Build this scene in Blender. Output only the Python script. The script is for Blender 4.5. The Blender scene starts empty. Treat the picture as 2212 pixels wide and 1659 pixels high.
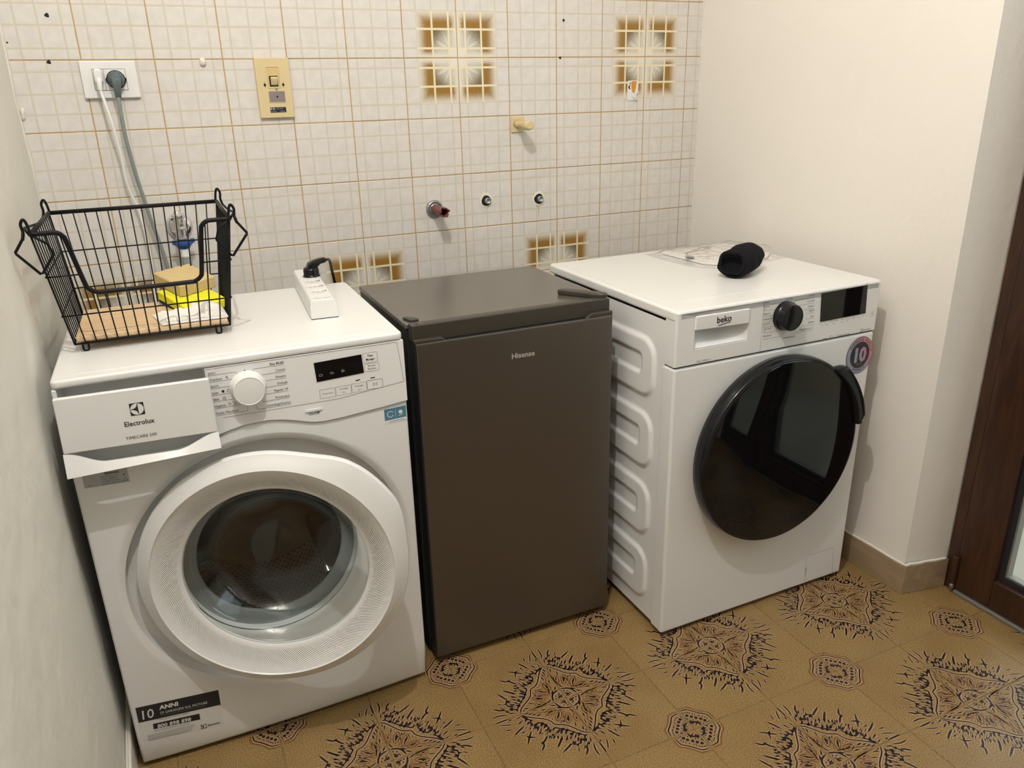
import bpy, bmesh, math, random
from math import sin, cos, pi, radians, sqrt, atan2
from mathutils import Vector, Matrix
S = bpy.context.scene
C = S.collection
random.seed(4)

# ------------------------------------------------------------------ camera, world, light, exposure
camd = bpy.data.cameras.new('camera')
cam = bpy.data.objects.new('camera', camd)
C.objects.link(cam)
camd.sensor_fit = 'HORIZONTAL'; camd.sensor_width = 36.0
camd.lens = 36.0 * 1685.218 / 2212
camd.clip_start = 0.02
R = ((0.9036752, -0.4275540, -0.0238471), (-0.1696903, -0.3064139, -0.9366513), (0.3931620, 0.8504752, -0.3494504))
cam.matrix_world = Matrix(((R[0][0], -R[1][0], -R[2][0], 0.063122), (R[0][1], -R[1][1], -R[2][1], -2.159999),
                           (R[0][2], -R[1][2], -R[2][2], 1.289085), (0, 0, 0, 1)))
S.camera = cam
wd = bpy.data.worlds.new('overcast_sky'); S.world = wd; wd.use_nodes = True
wd.node_tree.nodes['Background'].inputs[0].default_value = (0.86, 0.93, 1.0, 1)
wd.node_tree.nodes['Background'].inputs[1].default_value = 2.4
LAMP = (0.26, -1.52, 2.44)
ld = bpy.data.lights.new('bulb', 'POINT'); ld.energy = 52; ld.color = (1.0, 0.965, 0.925); ld.shadow_soft_size = 0.010
lo = bpy.data.objects.new('bulb', ld); lo.location = LAMP; C.objects.link(lo)
S.view_settings.view_transform = 'Standard'; S.view_settings.look = 'None'
S.view_settings.gamma = 1; S.view_settings.use_curve_mapping = False
S.view_settings.exposure = 0.09

# ------------------------------------------------------------------ helpers
def srgb(r, g, b):
    f = lambda c: (c/255/12.92) if c/255 <= .04045 else ((c/255+.055)/1.055)**2.4
    return (f(r), f(g), f(b), 1)

def mat(name, col, rough=.5, metal=0, spec=.5, noise=.04, nscale=30, bump=0, bscale=200, coat=0, trans=0, ior=1.5):
    m = bpy.data.materials.new(name); m.use_nodes = True
    nt = m.node_tree; b = nt.nodes['Principled BSDF']
    b.inputs['Roughness'].default_value = rough; b.inputs['Metallic'].default_value = metal
    b.inputs['Specular IOR Level'].default_value = spec; b.inputs['Coat Weight'].default_value = coat
    b.inputs['Transmission Weight'].default_value = trans; b.inputs['IOR'].default_value = ior
    b.inputs['Base Color'].default_value = col
    tc = nt.nodes.new('ShaderNodeTexCoord')
    if noise:
        n = nt.nodes.new('ShaderNodeTexNoise'); n.inputs['Scale'].default_value = nscale; n.inputs['Detail'].default_value = 3
        nt.links.new(tc.outputs['Object'], n.inputs['Vector'])
        mx = nt.nodes.new('ShaderNodeMix'); mx.data_type = 'RGBA'
        mx.inputs[6].default_value = tuple(c*(1-noise) for c in col[:3]) + (1,)
        mx.inputs[7].default_value = tuple(min(1, c*(1+noise)) for c in col[:3]) + (1,)
        nt.links.new(n.outputs['Fac'], mx.inputs[0]); nt.links.new(mx.outputs[2], b.inputs['Base Color'])
    if bump:
        n2 = nt.nodes.new('ShaderNodeTexNoise'); n2.inputs['Scale'].default_value = bscale; n2.inputs['Detail'].default_value = 4
        nt.links.new(tc.outputs['Object'], n2.inputs['Vector'])
        bp = nt.nodes.new('ShaderNodeBump'); bp.inputs['Strength'].default_value = 1; bp.inputs['Distance'].default_value = bump
        nt.links.new(n2.outputs['Fac'], bp.inputs['Height']); nt.links.new(bp.outputs['Normal'], b.inputs['Normal'])
    return m

class NG:
    """tiny expression helper for math nodes"""
    def __init__(s, m): s.nt = m.node_tree
    def m(s, op, a, b=0.0, c=None, clamp=False):
        n = s.nt.nodes.new('ShaderNodeMath'); n.operation = op; n.use_clamp = clamp
        for i, v in enumerate((a, b) if c is None else (a, b, c)):
            if isinstance(v, (int, float)): n.inputs[i].default_value = v
            else: s.nt.links.new(v, n.inputs[i])
        return n.outputs[0]
    def ss(s, x, lo, hi):
        n = s.nt.nodes.new('ShaderNodeMapRange'); n.interpolation_type = 'SMOOTHSTEP'
        s.nt.links.new(x, n.inputs[0]); n.inputs[1].default_value = lo; n.inputs[2].default_value = hi
        return n.outputs[0]
    def mix(s, f, a, b):
        n = s.nt.nodes.new('ShaderNodeMix'); n.data_type = 'RGBA'
        if isinstance(f, (int, float)): n.inputs[0].default_value = f
        else: s.nt.links.new(f, n.inputs[0])
        for i, v in ((6, a), (7, b)):
            if isinstance(v, tuple): n.inputs[i].default_value = v
            else: s.nt.links.new(v, n.inputs[i])
        return n.outputs[2]

def schlick(m, blend_in):
    g = NG(m); lw = m.node_tree.nodes.new('ShaderNodeLayerWeight'); lw.inputs[0].default_value = .5
    p5 = g.m('POWER', lw.outputs['Facing'], 5.0); m.node_tree.links.new(g.m('ADD', g.m('MULTIPLY', p5, .95), blend_in[1]), blend_in[0])
def tag(o, label, cat=None, group=None, kind=None):
    if label: o['label'] = label
    if cat: o['category'] = cat
    if group: o['group'] = group
    if kind: o['kind'] = kind
    return o
def thing(name, label, cat, loc=(0, 0, 0), rz=0, group=None):
    o = bpy.data.objects.new(name, None); C.objects.link(o); o.location = loc; o.rotation_euler = (0, 0, rz)
    o.empty_display_size = .05
    return tag(o, label, cat, group)
def obj(name, bm, mats, parent=None, smooth=False, label=None, loc=None, rot=None, flat_angle=None, bevel=0, bseg=2):
    bmesh.ops.recalc_face_normals(bm, faces=bm.faces) if flat_angle is None else None
    me = bpy.data.meshes.new(name); bm.to_mesh(me); bm.free()
    for m in (mats if isinstance(mats, (list, tuple)) else [mats]): me.materials.append(m)
    o = bpy.data.objects.new(name, me); C.objects.link(o)
    if parent: o.parent = parent
    if loc: o.location = loc
    if rot: o.rotation_euler = rot
    if label: o['label'] = label
    if smooth:
        for p in me.polygons: p.use_smooth = True
    if bevel:
        md = o.modifiers.new('bevel', 'BEVEL'); md.width = bevel; md.segments = bseg; md.limit_method = 'ANGLE'; md.angle_limit = radians(40)
        for p in me.polygons: p.use_smooth = True
        w = o.modifiers.new('wn', 'WEIGHTED_NORMAL'); w.keep_sharp = True
    return o
def struct(name, bm, mats, **k):
    o = obj(name, bm, mats, **k); o['kind'] = 'structure'; return o
def box(bm, x0, x1, y0, y1, z0, z1, mi=0):
    vs = [bm.verts.new((x, y, z)) for x in (x0, x1) for y in (y0, y1) for z in (z0, z1)]
    out = []
    for f in ((0, 1, 3, 2), (4, 6, 7, 5), (0, 4, 5, 1), (2, 3, 7, 6), (0, 2, 6, 4), (1, 5, 7, 3)):
        fc = bm.faces.new([vs[i] for i in f]); fc.material_index = mi; out.append(fc)
    return vs
def prism(bm, pts, y0, y1, mi=0):
    """polygon in XZ extruded along Y"""
    a = [bm.verts.new((x, y0, z)) for x, z in pts]; b = [bm.verts.new((x, y1, z)) for x, z in pts]
    n = len(pts)
    fs = [bm.faces.new(a), bm.faces.new(b[::-1])]
    for i in range(n): fs.append(bm.faces.new((a[i], b[i], b[(i+1) % n], a[(i+1) % n])))
    for f in fs: f.material_index = mi
def prismz(bm, pts, z0, z1, mi=0):
    a = [bm.verts.new((x, y, z0)) for x, y in pts]; b = [bm.verts.new((x, y, z1)) for x, y in pts]
    n = len(pts)
    fs = [bm.faces.new(a), bm.faces.new(b[::-1])]
    for i in range(n): fs.append(bm.faces.new((a[i], b[i], b[(i+1) % n], a[(i+1) % n])))
    for f in fs: f.material_index = mi
def prismx(bm, pts, x0, x1, mi=0):
    a = [bm.verts.new((x0, y, z)) for y, z in pts]; b = [bm.verts.new((x1, y, z)) for y, z in pts]
    n = len(pts)
    fs = [bm.faces.new(a), bm.faces.new(b[::-1])]
    for i in range(n): fs.append(bm.faces.new((a[i], b[i], b[(i+1) % n], a[(i+1) % n])))
    for f in fs: f.material_index = mi
def rrect(x0, x1, z0, z1, r, seg=5):
    pts = []
    for cx, cz, a0 in ((x1-r, z1-r, 0), (x0+r, z1-r, 90), (x0+r, z0+r, 180), (x1-r, z0+r, 270)):
        for k in range(seg+1):
            a = radians(a0+90*k/seg); pts.append((cx+r*cos(a), cz+r*sin(a)))
    return pts
def tube(bm, pts, r, seg=8, closed=False, cap=True, mi=0):
    P = [Vector(p) for p in pts]
    n = len(P); rings = []
    up = None
    for i in range(n):
        if closed: d = (P[(i+1) % n]-P[i-1]).normalized()
        else: d = (P[min(i+1, n-1)]-P[max(i-1, 0)]).normalized()
        if up is None:
            up = Vector((0, 0, 1)) if abs(d.z) < .9 else Vector((1, 0, 0))
        u = (up-d*up.dot(d))
        if u.length < 1e-6: u = d.orthogonal()
        u.normalize(); v = d.cross(u); up = u
        rr = r(i/(n-1)) if callable(r) else r
        rings.append([bm.verts.new(P[i]+rr*(cos(2*pi*k/seg)*u+sin(2*pi*k/seg)*v)) for k in range(seg)])
    for i in range(n if closed else n-1):
        a, b = rings[i], rings[(i+1) % n]
        for k in range(seg):
            f = bm.faces.new((a[k], a[(k+1) % seg], b[(k+1) % seg], b[k])); f.smooth = True; f.material_index = mi
    if cap and not closed:
        for q in (rings[0][::-1], rings[-1]):
            f = bm.faces.new(q); f.material_index = mi
def smoothpath(pts, n=8, closed=False):
    P = [Vector(p) for p in pts]; out = []
    m = len(P)
    for i in range(m if closed else m-1):
        p0 = P[i-1] if (closed or i) else P[0]; p1 = P[i]; p2 = P[(i+1) % m]; p3 = P[(i+2) % m] if (closed or i+2 < m) else P[-1]
        for k in range(n):
            t = k/n
            out.append(.5*((2*p1)+(p2-p0)*t+(2*p0-5*p1+4*p2-p3)*t*t+(3*p1-p0-3*p2+p3)*t**3))
    if not closed: out.append(P[-1])
    return out
def lathe(bm, prof, seg=64, c=(0, 0, 0), axis='Y', mi=0, rf=None, close=False):
    """prof = [(r, n)], n measured along -Y (outward) for axis Y, +Z for axis Z"""
    rings = []
    for r, n in prof:
        if r < 1e-6:
            v = bm.verts.new((c[0], c[1]-n, c[2]) if axis == 'Y' else (c[0], c[1], c[2]+n)); rings.append([v]); continue
        ring = []
        for k in range(seg):
            a = 2*pi*k/seg; rr = r*(rf(a) if rf else 1)
            if axis == 'Y': ring.append(bm.verts.new((c[0]+rr*cos(a), c[1]-n, c[2]+rr*sin(a))))
            else: ring.append(bm.verts.new((c[0]+rr*cos(a), c[1]+rr*sin(a), c[2]+n)))
        rings.append(ring)
    for a, b in zip(rings, rings[1:]):
        for k in range(seg):
            k2 = (k+1) % seg
            if len(a) == 1 and len(b) == 1: continue
            if len(a) == 1: f = bm.faces.new((a[0], b[k], b[k2]))
            elif len(b) == 1: f = bm.faces.new((a[k], b[0], a[k2]))
            else: f = bm.faces.new((a[k], b[k], b[k2], a[k2]))
            f.smooth = True; f.material_index = mi
def text(bm, s, x, z, size, y=0.0, align='LEFT', sx=1.0, rot=0.0, mi=0, bold=0.0):
    cu = bpy.data.curves.new('t', 'FONT'); cu.body = s; cu.size = size; cu.align_x = align; cu.resolution_u = 2
    cu.fill_mode = 'FRONT'; cu.offset = bold
    o = bpy.data.objects.new('t', cu); C.objects.link(o)
    bpy.context.view_layer.update()
    me = bpy.data.meshes.new_from_object(o.evaluated_get(bpy.context.evaluated_depsgraph_get()))
    M = Matrix(((1, 0, 0, x), (0, 0, -1, y), (0, 1, 0, z), (0, 0, 0, 1))) @ Matrix.Rotation(rot, 4, 'Z') @ Matrix.Diagonal((sx, 1, 1, 1))
    me.transform(M)
    n0 = len(bm.faces)
    bm.from_mesh(me); bm.faces.ensure_lookup_table()
    for f in bm.faces[n0:]: f.material_index = mi
    bpy.data.objects.remove(o); bpy.data.meshes.remove(me); bpy.data.curves.remove(cu)
def line(bm, pts, w, y, mi=0):
    """flat line strip in the XZ plane"""
    for (x0, z0), (x1, z1) in zip(pts, pts[1:]):
        dx, dz = x1-x0, z1-z0; L = sqrt(dx*dx+dz*dz) or 1; nx, nz = -dz/L*w/2, dx/L*w/2
        f = bm.faces.new([bm.verts.new((a, y, b)) for a, b in ((x0+nx, z0+nz), (x0-nx, z0-nz), (x1-nx, z1-nz), (x1+nx, z1+nz))]); f.material_index = mi
def flat(bm, pts, y, mi=0):
    f = bm.faces.new([bm.verts.new((x, y, z)) for x, z in pts]); f.material_index = mi
def disc(bm, cx, cz, r, y, seg=24, mi=0, a0=0, a1=2*pi):
    flat(bm, [(cx+r*cos(a0+(a1-a0)*k/seg), cz+r*sin(a0+(a1-a0)*k/seg)) for k in range(seg)], y, mi)
def arcring(bm, cx, cz, r0, r1, y, seg=32, mi=0, a0=0, a1=2*pi):
    for k in range(seg):
        a, b = a0+(a1-a0)*k/seg, a0+(a1-a0)*(k+1)/seg
        flat(bm, [(cx+r0*cos(a), cz+r0*sin(a)), (cx+r1*cos(a), cz+r1*sin(a)), (cx+r1*cos(b), cz+r1*sin(b)), (cx+r0*cos(b), cz+r0*sin(b))], y, mi)
def flatobj(name, bm, mats, parent=None, label=None):
    o = obj(name, bm, mats, parent, label=label)
    if name in ('lettering', 'button_outlines', 'display_icons', 'slot_mark', 'module_joint'): o['kind'] = 'stuff'
    return o

# ------------------------------------------------------------------ materials
M_white = mat('white_enamel', (.80, .80, .79, 1), .28, noise=.012, nscale=6, spec=.5)
M_whitep = mat('white_plastic', (.80, .80, .79, 1), .33, noise=.012, nscale=8)
M_grayp = mat('grey_cavity_plastic', (.55, .56, .56, 1), .5, noise=.02)
M_black = mat('black_plastic', (.008, .008, .009, 1), .16, noise=.1, spec=.35)
M_blackg = mat('black_glass', (.004, .004, .005, 1), .03, noise=.0, spec=.4)
M_ink = mat('black_ink', (.018, .017, .02, 1), .5, noise=.05)
M_gink = mat('grey_ink', (.16, .155, .165, 1), .5, noise=.05)
M_lgink = mat('pale_grey_ink', (.33, .33, .34, 1), .5, noise=.05)
M_dark = mat('dark_gap', (.01, .01, .01, 1), .8)
M_chrome = mat('chrome', (.75, .75, .76, 1), .12, 1, noise=.05)
M_letter = mat('polished_lettering', (.8, .78, .75, 1), .38, .75, noise=.05)
M_zinc = mat('zinc_grey', (.40, .41, .43, 1), .35, .8, noise=.15)
M_wall = mat('painted_plaster', srgb(233, 228, 221), .75, noise=.02, nscale=4, bump=.0012, bscale=55)
M_wallw = mat('painted_plaster_left', srgb(232, 231, 223), .7, noise=.025, nscale=3, bump=.004, bscale=14)
M_ceil = mat('ceiling_paint', srgb(238, 235, 228), .8, noise=.01)
M_grout = mat('wall_grout', srgb(184, 152, 100), .85, noise=.3, nscale=18)
M_fgrout = mat('floor_grout', srgb(128, 100, 66), .9, noise=.55, nscale=1.1)
M_base = mat('baseboard_tile', srgb(166, 142, 112), .45, noise=.12, nscale=12)
M_caulk = mat('white_caulk', srgb(226, 220, 208), .6, noise=.06, nscale=40, bump=.002, bscale=60)
M_wire = mat('black_wire_coating', (.006, .006, .007, 1), .5, noise=.1, spec=.22)
M_cream = mat('cream_plastic', srgb(214, 196, 152), .42, noise=.05, nscale=20)
M_steelg = mat('graphite_steel', (.160, .146, .132, 1), .34, .85, noise=.04, nscale=4)
M_steelt = mat('graphite_top', (.170, .155, .132, 1), .2, .5, noise=.05, nscale=20, bump=.00025, bscale=420)
M_steeld = mat('graphite_trim', (.060, .054, .044, 1), .36, .3, noise=.06)
M_side = mat('dark_side', (.018, .018, .018, 1), .4, .2, noise=.05)
M_rubber = mat('door_gasket_rubber', (.22, .235, .24, 1), .45, noise=.06)
M_blue = mat('blue_sticker', srgb(78, 128, 156), .4, noise=.03)
M_pap = mat('white_paper', srgb(232, 230, 226), .6, noise=.02, nscale=30)
M_stick = mat('clear_sticker', (.74, .745, .72, 1), .35, noise=.01)
M_silver = mat('silver_label', srgb(176, 178, 178), .35, .15, noise=.03)
M_gcable = mat('grey_cable', srgb(128, 138, 136), .5, noise=.05)
M_gplug = mat('grey_plug', srgb(88, 100, 102), .45, noise=.06)
M_bluep = mat('blue_plastic', srgb(30, 78, 150), .4, noise=.08)
M_copper = mat('rusty_copper', srgb(128, 78, 72), .6, .2, noise=.35, nscale=60, bump=.001, bscale=90)
M_hose = mat('grey_hose', srgb(150, 158, 156), .45, noise=.05)
M_yel = mat('yellow_sponge', srgb(232, 228, 40), .95, noise=.12, nscale=120, bump=.002, bscale=260)
M_tan = mat('tan_sponge', srgb(206, 182, 132), .95, noise=.08, nscale=120, bump=.0018, bscale=240)
M_scour = mat('green_scourer', srgb(38, 62, 48), .95, noise=.3, nscale=150, bump=.002, bscale=300)
M_cloth = mat('white_cloth', srgb(236, 233, 226), .9, noise=.03, nscale=60, bump=.0012, bscale=300)
M_sock = mat('black_knit', (.009, .009, .011, 1), .95, spec=.15, noise=.3, nscale=200)
M_alu = mat('aluminium', srgb(150, 150, 146), .4, .6, noise=.06)
M_gask = mat('black_gasket', (.016, .018, .022, 1), .45, noise=.1)

def wood(name, c1, c2, axis=2, sc=6, stretch=.12, rough=.35, coat=.1):
    m = mat(name, c1, rough, noise=0, coat=coat); g = NG(m); nt = m.node_tree; b = nt.nodes['Principled BSDF']
    tc = nt.nodes.new('ShaderNodeTexCoord'); mp = nt.nodes.new('ShaderNodeMapping')
    sc3 = [sc*8, sc*8, sc*8]; sc3[axis] = sc*8*stretch; mp.inputs['Scale'].default_value = sc3
    nt.links.new(tc.outputs['Object'], mp.inputs['Vector'])
    n = nt.nodes.new('ShaderNodeTexNoise'); n.inputs['Scale'].default_value = 1.0; n.inputs['Detail'].default_value = 6; n.inputs['Distortion'].default_value = 1.4
    nt.links.new(mp.outputs[0], n.inputs['Vector'])
    nt.links.new(g.mix(g.ss(n.outputs['Fac'], .3, .7), c1, c2), b.inputs['Base Color'])
    return m
M_wood = wood('dark_brown_wood', srgb(46, 26, 15), srgb(66, 39, 22), 2, 5)
M_base = wood('baseboard_tile_grain', srgb(146, 126, 100), srgb(168, 146, 118), 1, 3, .15, .45, 0)
M_board = wood('light_wood_board', srgb(208, 174, 132), srgb(226, 198, 158), 0, 4, .12, .5, 0)
# ------------------------------------------------------------------ room shell
T, Z0, XR, XL, PY = 0.1538, 1.3826, 1.7486, -0.1474, -0.9833
TR = T*1.0078
RH, YB = 2.7, -4.4
XD = 1.875                                      # plane of the balcony door
# ceiling / unseen walls
bm = bmesh.new(); box(bm, XL-.15, 2.1, YB-.15, .15, RH, RH+.12); struct('ceiling', bm, M_ceil)
bm = bmesh.new(); box(bm, XL-.15, 2.1, YB-.15, YB, -.12, RH); struct('wall_front', bm, mat('wall_front_dimmed', srgb(150, 138, 120), .8, noise=.05))  # unseen wall, colour darkened to cut bounce light, standing for an unlit room
bm = bmesh.new()
# left wall: slightly wavy plaster
nx, nz = 60, 46
vv = [[bm.verts.new((XL+.0022*sin(9*y+2*z)*cos(6*z-y)+.0012*sin(31*y+11*z)*sin(23*z), y, z)) for z in [RH*j/nz for j in range(nz+1)]] for y in [YB*i/nx for i in range(nx+1)]]
for i in range(nx):
    for j in range(nz): bm.faces.new((vv[i][j], vv[i+1][j], vv[i+1][j+1], vv[i][j+1])).smooth = True
box(bm, XL-.15, XL-.02, YB, .0, -.12, RH)
struct('wall_left', bm, M_wallw)
bm = bmesh.new()
prismz(bm, [(XR, 0), (XR, PY), (XD, PY-.027), (XD+.09, PY-.027), (XD+.09, .15), (XR, .15)], -.12, RH)
struct('wall_right', bm, M_wall)
bm = bmesh.new(); box(bm, XD, XD+.12, YB, -2.12, -.12, RH); box(bm, XD, XD+.12, -2.12, PY-.026, 2.2, RH)
struct('wall_right_far', bm, M_wall)
# back wall: grout bed + separate ceramic tiles
bm = bmesh.new(); box(bm, XL-.15, XR, .0004, .15, -.12, RH)
wall_back = struct('wall_back', bm, M_grout)

def tile_material(name, decor):
    m = mat(name, (.75, .74, .70, 1), .16, noise=0, spec=.5); g = NG(m); nt = m.node_tree; b = nt.nodes['Principled BSDF']
    uv = nt.nodes.new('ShaderNodeUVMap'); sp = nt.nodes.new('ShaderNodeSeparateXYZ'); nt.links.new(uv.outputs[0], sp.inputs[0])
    u, v = sp.outputs[0], sp.outputs[1]
    tc = nt.nodes.new('ShaderNodeTexCoord')
    oi = nt.nodes.new('ShaderNodeObjectInfo')
    nz = nt.nodes.new('ShaderNodeTexNoise'); nz.inputs['Scale'].default_value = 420; nz.inputs['Detail'].default_value = 3
    nt.links.new(tc.outputs['Object'], nz.inputs['Vector'])
    n2 = nt.nodes.new('ShaderNodeTexNoise'); n2.inputs['Scale'].default_value = 40
    nt.links.new(tc.outputs['Object'], n2.inputs['Vector'])
    def near(x, p, w): return g.m('SUBTRACT', 1.0, g.ss(g.m('ABSOLUTE', g.m('SUBTRACT', x, p)), w*.75, w*1.25))
    def lines(w, ps=(.158, .465, .748)):
        l = None
        for x in (u, v):
            for p in ps:
                k = near(x, p, w); l = k if l is None else g.m('MAXIMUM', l, k)
        return l
    white = g.mix(g.ss(n2.outputs['Fac'], .3, .7), srgb(222, 218, 213), srgb(215, 211, 206))
    base = g.mix(g.m('MULTIPLY', lines(.0135), .85), white, srgb(207, 200, 184))
    if decor:
        ug = g.m('LESS_THAN', u, .748); vg = g.m('LESS_THAN', v, .748); inside = g.m('MULTIPLY', ug, vg)
        mx = g.m('MAXIMUM', u, v)
        ring = g.m('GREATER_THAN', mx, .465)                 # brown outer ring
        # fade to white at outer border and towards the centre joints
        spk = g.m('MULTIPLY', g.m('SUBTRACT', nz.outputs['Fac'], .5), .9)
        fo = g.ss(g.m('ADD', g.m('SUBTRACT', .748, mx), g.m('MULTIPLY', spk, .10)), -.02, .19)
        mn = g.m('MINIMUM', u, v)
        fi = g.ss(g.m('ADD', mn, g.m('MULTIPLY', spk, .10)), .02, .13)
        brown = g.mix(g.m('MULTIPLY', fo, fi), srgb(222, 216, 202), srgb(152, 114, 50))
        # olive grey centre cells with a pale petal pattern
        dg = g.m('SUBTRACT', u, v); sm = g.m('ADD', u, v)
        f1 = g.ss(g.m('ADD', g.m('SUBTRACT', sm, .42), g.m('MULTIPLY', spk, .3)), .0, .45)
        petal = None
        for k0, k1 in ((1.9, .034), (.53, .034)):
            dist = g.m('ABSOLUTE', g.m('SUBTRACT', g.m('SUBTRACT', v, .13), g.m('MULTIPLY', g.m('SUBTRACT', u, .13), k0)))
            pk = g.m('SUBTRACT', 1.0, g.ss(dist, .012, k1)); petal = pk if petal is None else g.m('MAXIMUM', petal, pk)
        petal = g.m('MULTIPLY', petal, g.m('SUBTRACT', 1.0, g.ss(sm, .50, .72)))
        olive = g.mix(f1, srgb(204, 200, 188), srgb(118, 104, 72))
        olive = g.mix(g.m('MULTIPLY', petal, .65), olive, srgb(226, 224, 216))
        olive = g.mix(g.m('SUBTRACT', 1.0, fi), olive, srgb(224, 220, 208))
        corner = g.m('LESS_THAN', mx, .158)
        col = g.mix(ring, olive, brown)
        col = g.mix(corner, col, srgb(226, 222, 212))
        col = g.mix(lines(.018, (.158, .465)), col, srgb(232, 222, 192))
        base = g.mix(inside, base, col)
    nt.links.new(base, b.inputs['Base Color'])
    bp = nt.nodes.new('ShaderNodeBump'); bp.inputs['Distance'].default_value = .0003; bp.inputs['Strength'].default_value = .7
    h = g.m('ADD', g.m('MULTIPLY', lines(.018), -.8), g.m('MULTIPLY', n2.outputs['Fac'], .5))
    nt.links.new(h, bp.inputs['Height']); nt.links.new(bp.outputs['Normal'], b.inputs['Normal'])
    return m
M_tile = tile_material('glazed_plaid_tile', False); M_decor = tile_material('glazed_flower_tile', True)

def wall_tile_mesh(fx, fz, m, x0=-1, x1=1):
    """unit tile centred on 0; fx/fz = +1 when the pattern centre is on its low side"""
    bm = bmesh.new(); hx, hz = T/2-.0012, TR/2-.0012; b = .0012
    a, c = max(-hx, x0), min(hx, x1)
    f = [(a, -hz), (c, -hz), (c, hz), (a, hz)]
    fi = [(a+b, -hz+b), (c-b, -hz+b), (c-b, hz-b), (a+b, hz-b)]
    fr = [bm.verts.new((x, -.0008, z)) for x, z in fi]; mid = [bm.verts.new((x, .0002, z)) for x, z in f]; bk = [bm.verts.new((x, .006, z)) for x, z in f]
    bm.faces.new(fr); bm.faces.new(bk[::-1])
    for p, q in ((fr, mid), (mid, bk)):
        for i in range(4): bm.faces.new((p[i], q[i], q[(i+1) % 4], p[(i+1) % 4]))
    uvl = bm.loops.layers.uv.new('UVMap')
    for fc in bm.faces:
        for l in fc.loops:
            x, z = l.vert.co.x, l.vert.co.z
            l[uvl].uv = ((x/T+.5) if fx > 0 else (.5-x/T), (z/TR+.5) if fz > 0 else (.5-z/TR))
    bmesh.ops.recalc_face_normals(bm, faces=bm.faces)
    me = bpy.data.meshes.new('tile'); bm.to_mesh(me); bm.free(); me.materials.append(m); return me
cache = {}
decor_c = {(6, 0), (10, 0), (0, 4), (4, 4), (8, 4)}
for j in range(-4, 6):            # tile row j spans z from joint j (top) to joint j+1 (bottom)
    for i in range(-1, 12):
        xa, xb = i*T, (i+1)*T
        fx = 1 if i % 2 == 0 else -1            # pattern centre joint = even i
        fz = -1 if j % 2 == 0 else 1            # even joint at top -> centre on the high side
        ci = i if i % 2 == 0 else i+1; cj = j if j % 2 == 0 else j+1
        dec = (ci, cj) in decor_c
        cut = 'l' if xa < XL else ('r' if xb > XR else '')
        key = (fx, fz, dec, cut)
        if key not in cache:
            cxm = (i+.5)*T
            cache[key] = wall_tile_mesh(fx, fz, M_decor if dec else M_tile, (XL-cxm) if cut == 'l' else -1, (XR-cxm) if cut == 'r' else 1)
        o = bpy.data.objects.new('tile', cache[key]); C.objects.link(o); o.parent = wall_back
        o.location = ((i+.5)*T, random.uniform(-.0003, .0003), Z0-(j+.5)*TR)
        o.rotation_euler = (random.uniform(-.0015, .0015), 0, random.uniform(-.0015, .0015))
# drill holes, filler blob, caulk at the left corner
for (x, z, r) in ((-.0501, 1.4748, .0042), (-.0656, 1.3790, .0040), (-.1378, 1.419, .0018), (1.2533, 1.4806, .0034), (1.2417, 1.3813, .0034)):
    bm = bmesh.new(); lathe(bm, [(r*1.1, .0010), (r, .0016), (0, .0015)], 14, (x, 0, z), rf=lambda a: 1+.15*sin(3*a+x*40)); obj('drill_hole', bm, M_dark, wall_back)
bm = bmesh.new(); lathe(bm, [(.0075, 0), (.0068, .004), (.004, .007), (0, .008)], 14, (.2605, -.001, 1.3765), rf=lambda a: 1+.35*abs(sin(a))); obj('filler_blob', bm, M_caulk, wall_back, smooth=True)
bm = bmesh.new()
zs = [RH*k/60 for k in range(61)]
tube(bm, [(XL+.001+.0016*sin(z*23)+.0012*sin(z*61), -.001, z) for z in zs], lambda t: .0028+.0016*abs(sin(t*60)), 6); obj('corner_filler', bm, M_caulk, wall_back, smooth=True)
bm = bmesh.new(); tube(bm, [(XR-.001+.0006*sin(z*40), -.001, z) for z in zs], .0022, 6); obj('corner_filler', bm, M_caulk, wall_back, smooth=True)
bm = bmesh.new()
lathe(bm, [(.006, .0), (.005, .004), (.0025, .006), (0, .0062)], 14, (-.139, -.001, 1.270), rf=lambda a: .6+1.9*abs(sin(a+.12))**4); obj('filler_blob', bm, M_caulk, wall_back, smooth=True)

# floor: grout bed + patterned tiles
GX, GY, GA, GB = 0.7491, -0.9243, 0.2030, -0.0025
GS = sqrt(GA*GA+GB*GB); GR = atan2(GB, GA)
bm = bmesh.new(); box(bm, XL-.15, XD+.12, YB, .15, -.12, -.0012)
floor = struct('floor', bm, M_fgrout)
M_ftile = mat('floor_tile_glaze', srgb(172, 136, 82), .36, noise=0)
g = NG(M_ftile); nt = M_ftile.node_tree; b = nt.nodes['Principled BSDF']
tc = nt.nodes.new('ShaderNodeTexCoord')
n1 = nt.nodes.new('ShaderNodeTexNoise'); n1.inputs['Scale'].default_value = 520; n1.inputs['Detail'].default_value = 3; nt.links.new(tc.outputs['Object'], n1.inputs['Vector'])
n2 = nt.nodes.new('ShaderNodeTexNoise'); n2.inputs['Scale'].default_value = 7; n2.inputs['Detail'].default_value = 3
oi = nt.nodes.new('ShaderNodeObjectInfo'); ad = nt.nodes.new('ShaderNodeVectorMath'); ad.operation = 'ADD'
nt.links.new(tc.outputs['Object'], ad.inputs[0]); nt.links.new(oi.outputs['Location'], ad.inputs[1]); nt.links.new(ad.outputs[0], n2.inputs['Vector'])
c = g.mix(g.ss(n1.outputs['Fac'], .34, .68), srgb(100, 73, 38), srgb(182, 153, 100))
c = g.mix(g.m('MULTIPLY', g.ss(n2.outputs['Fac'], .35, .75), .35), c, srgb(118, 88, 52))
nt.links.new(c, b.inputs['Base Color'])
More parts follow.
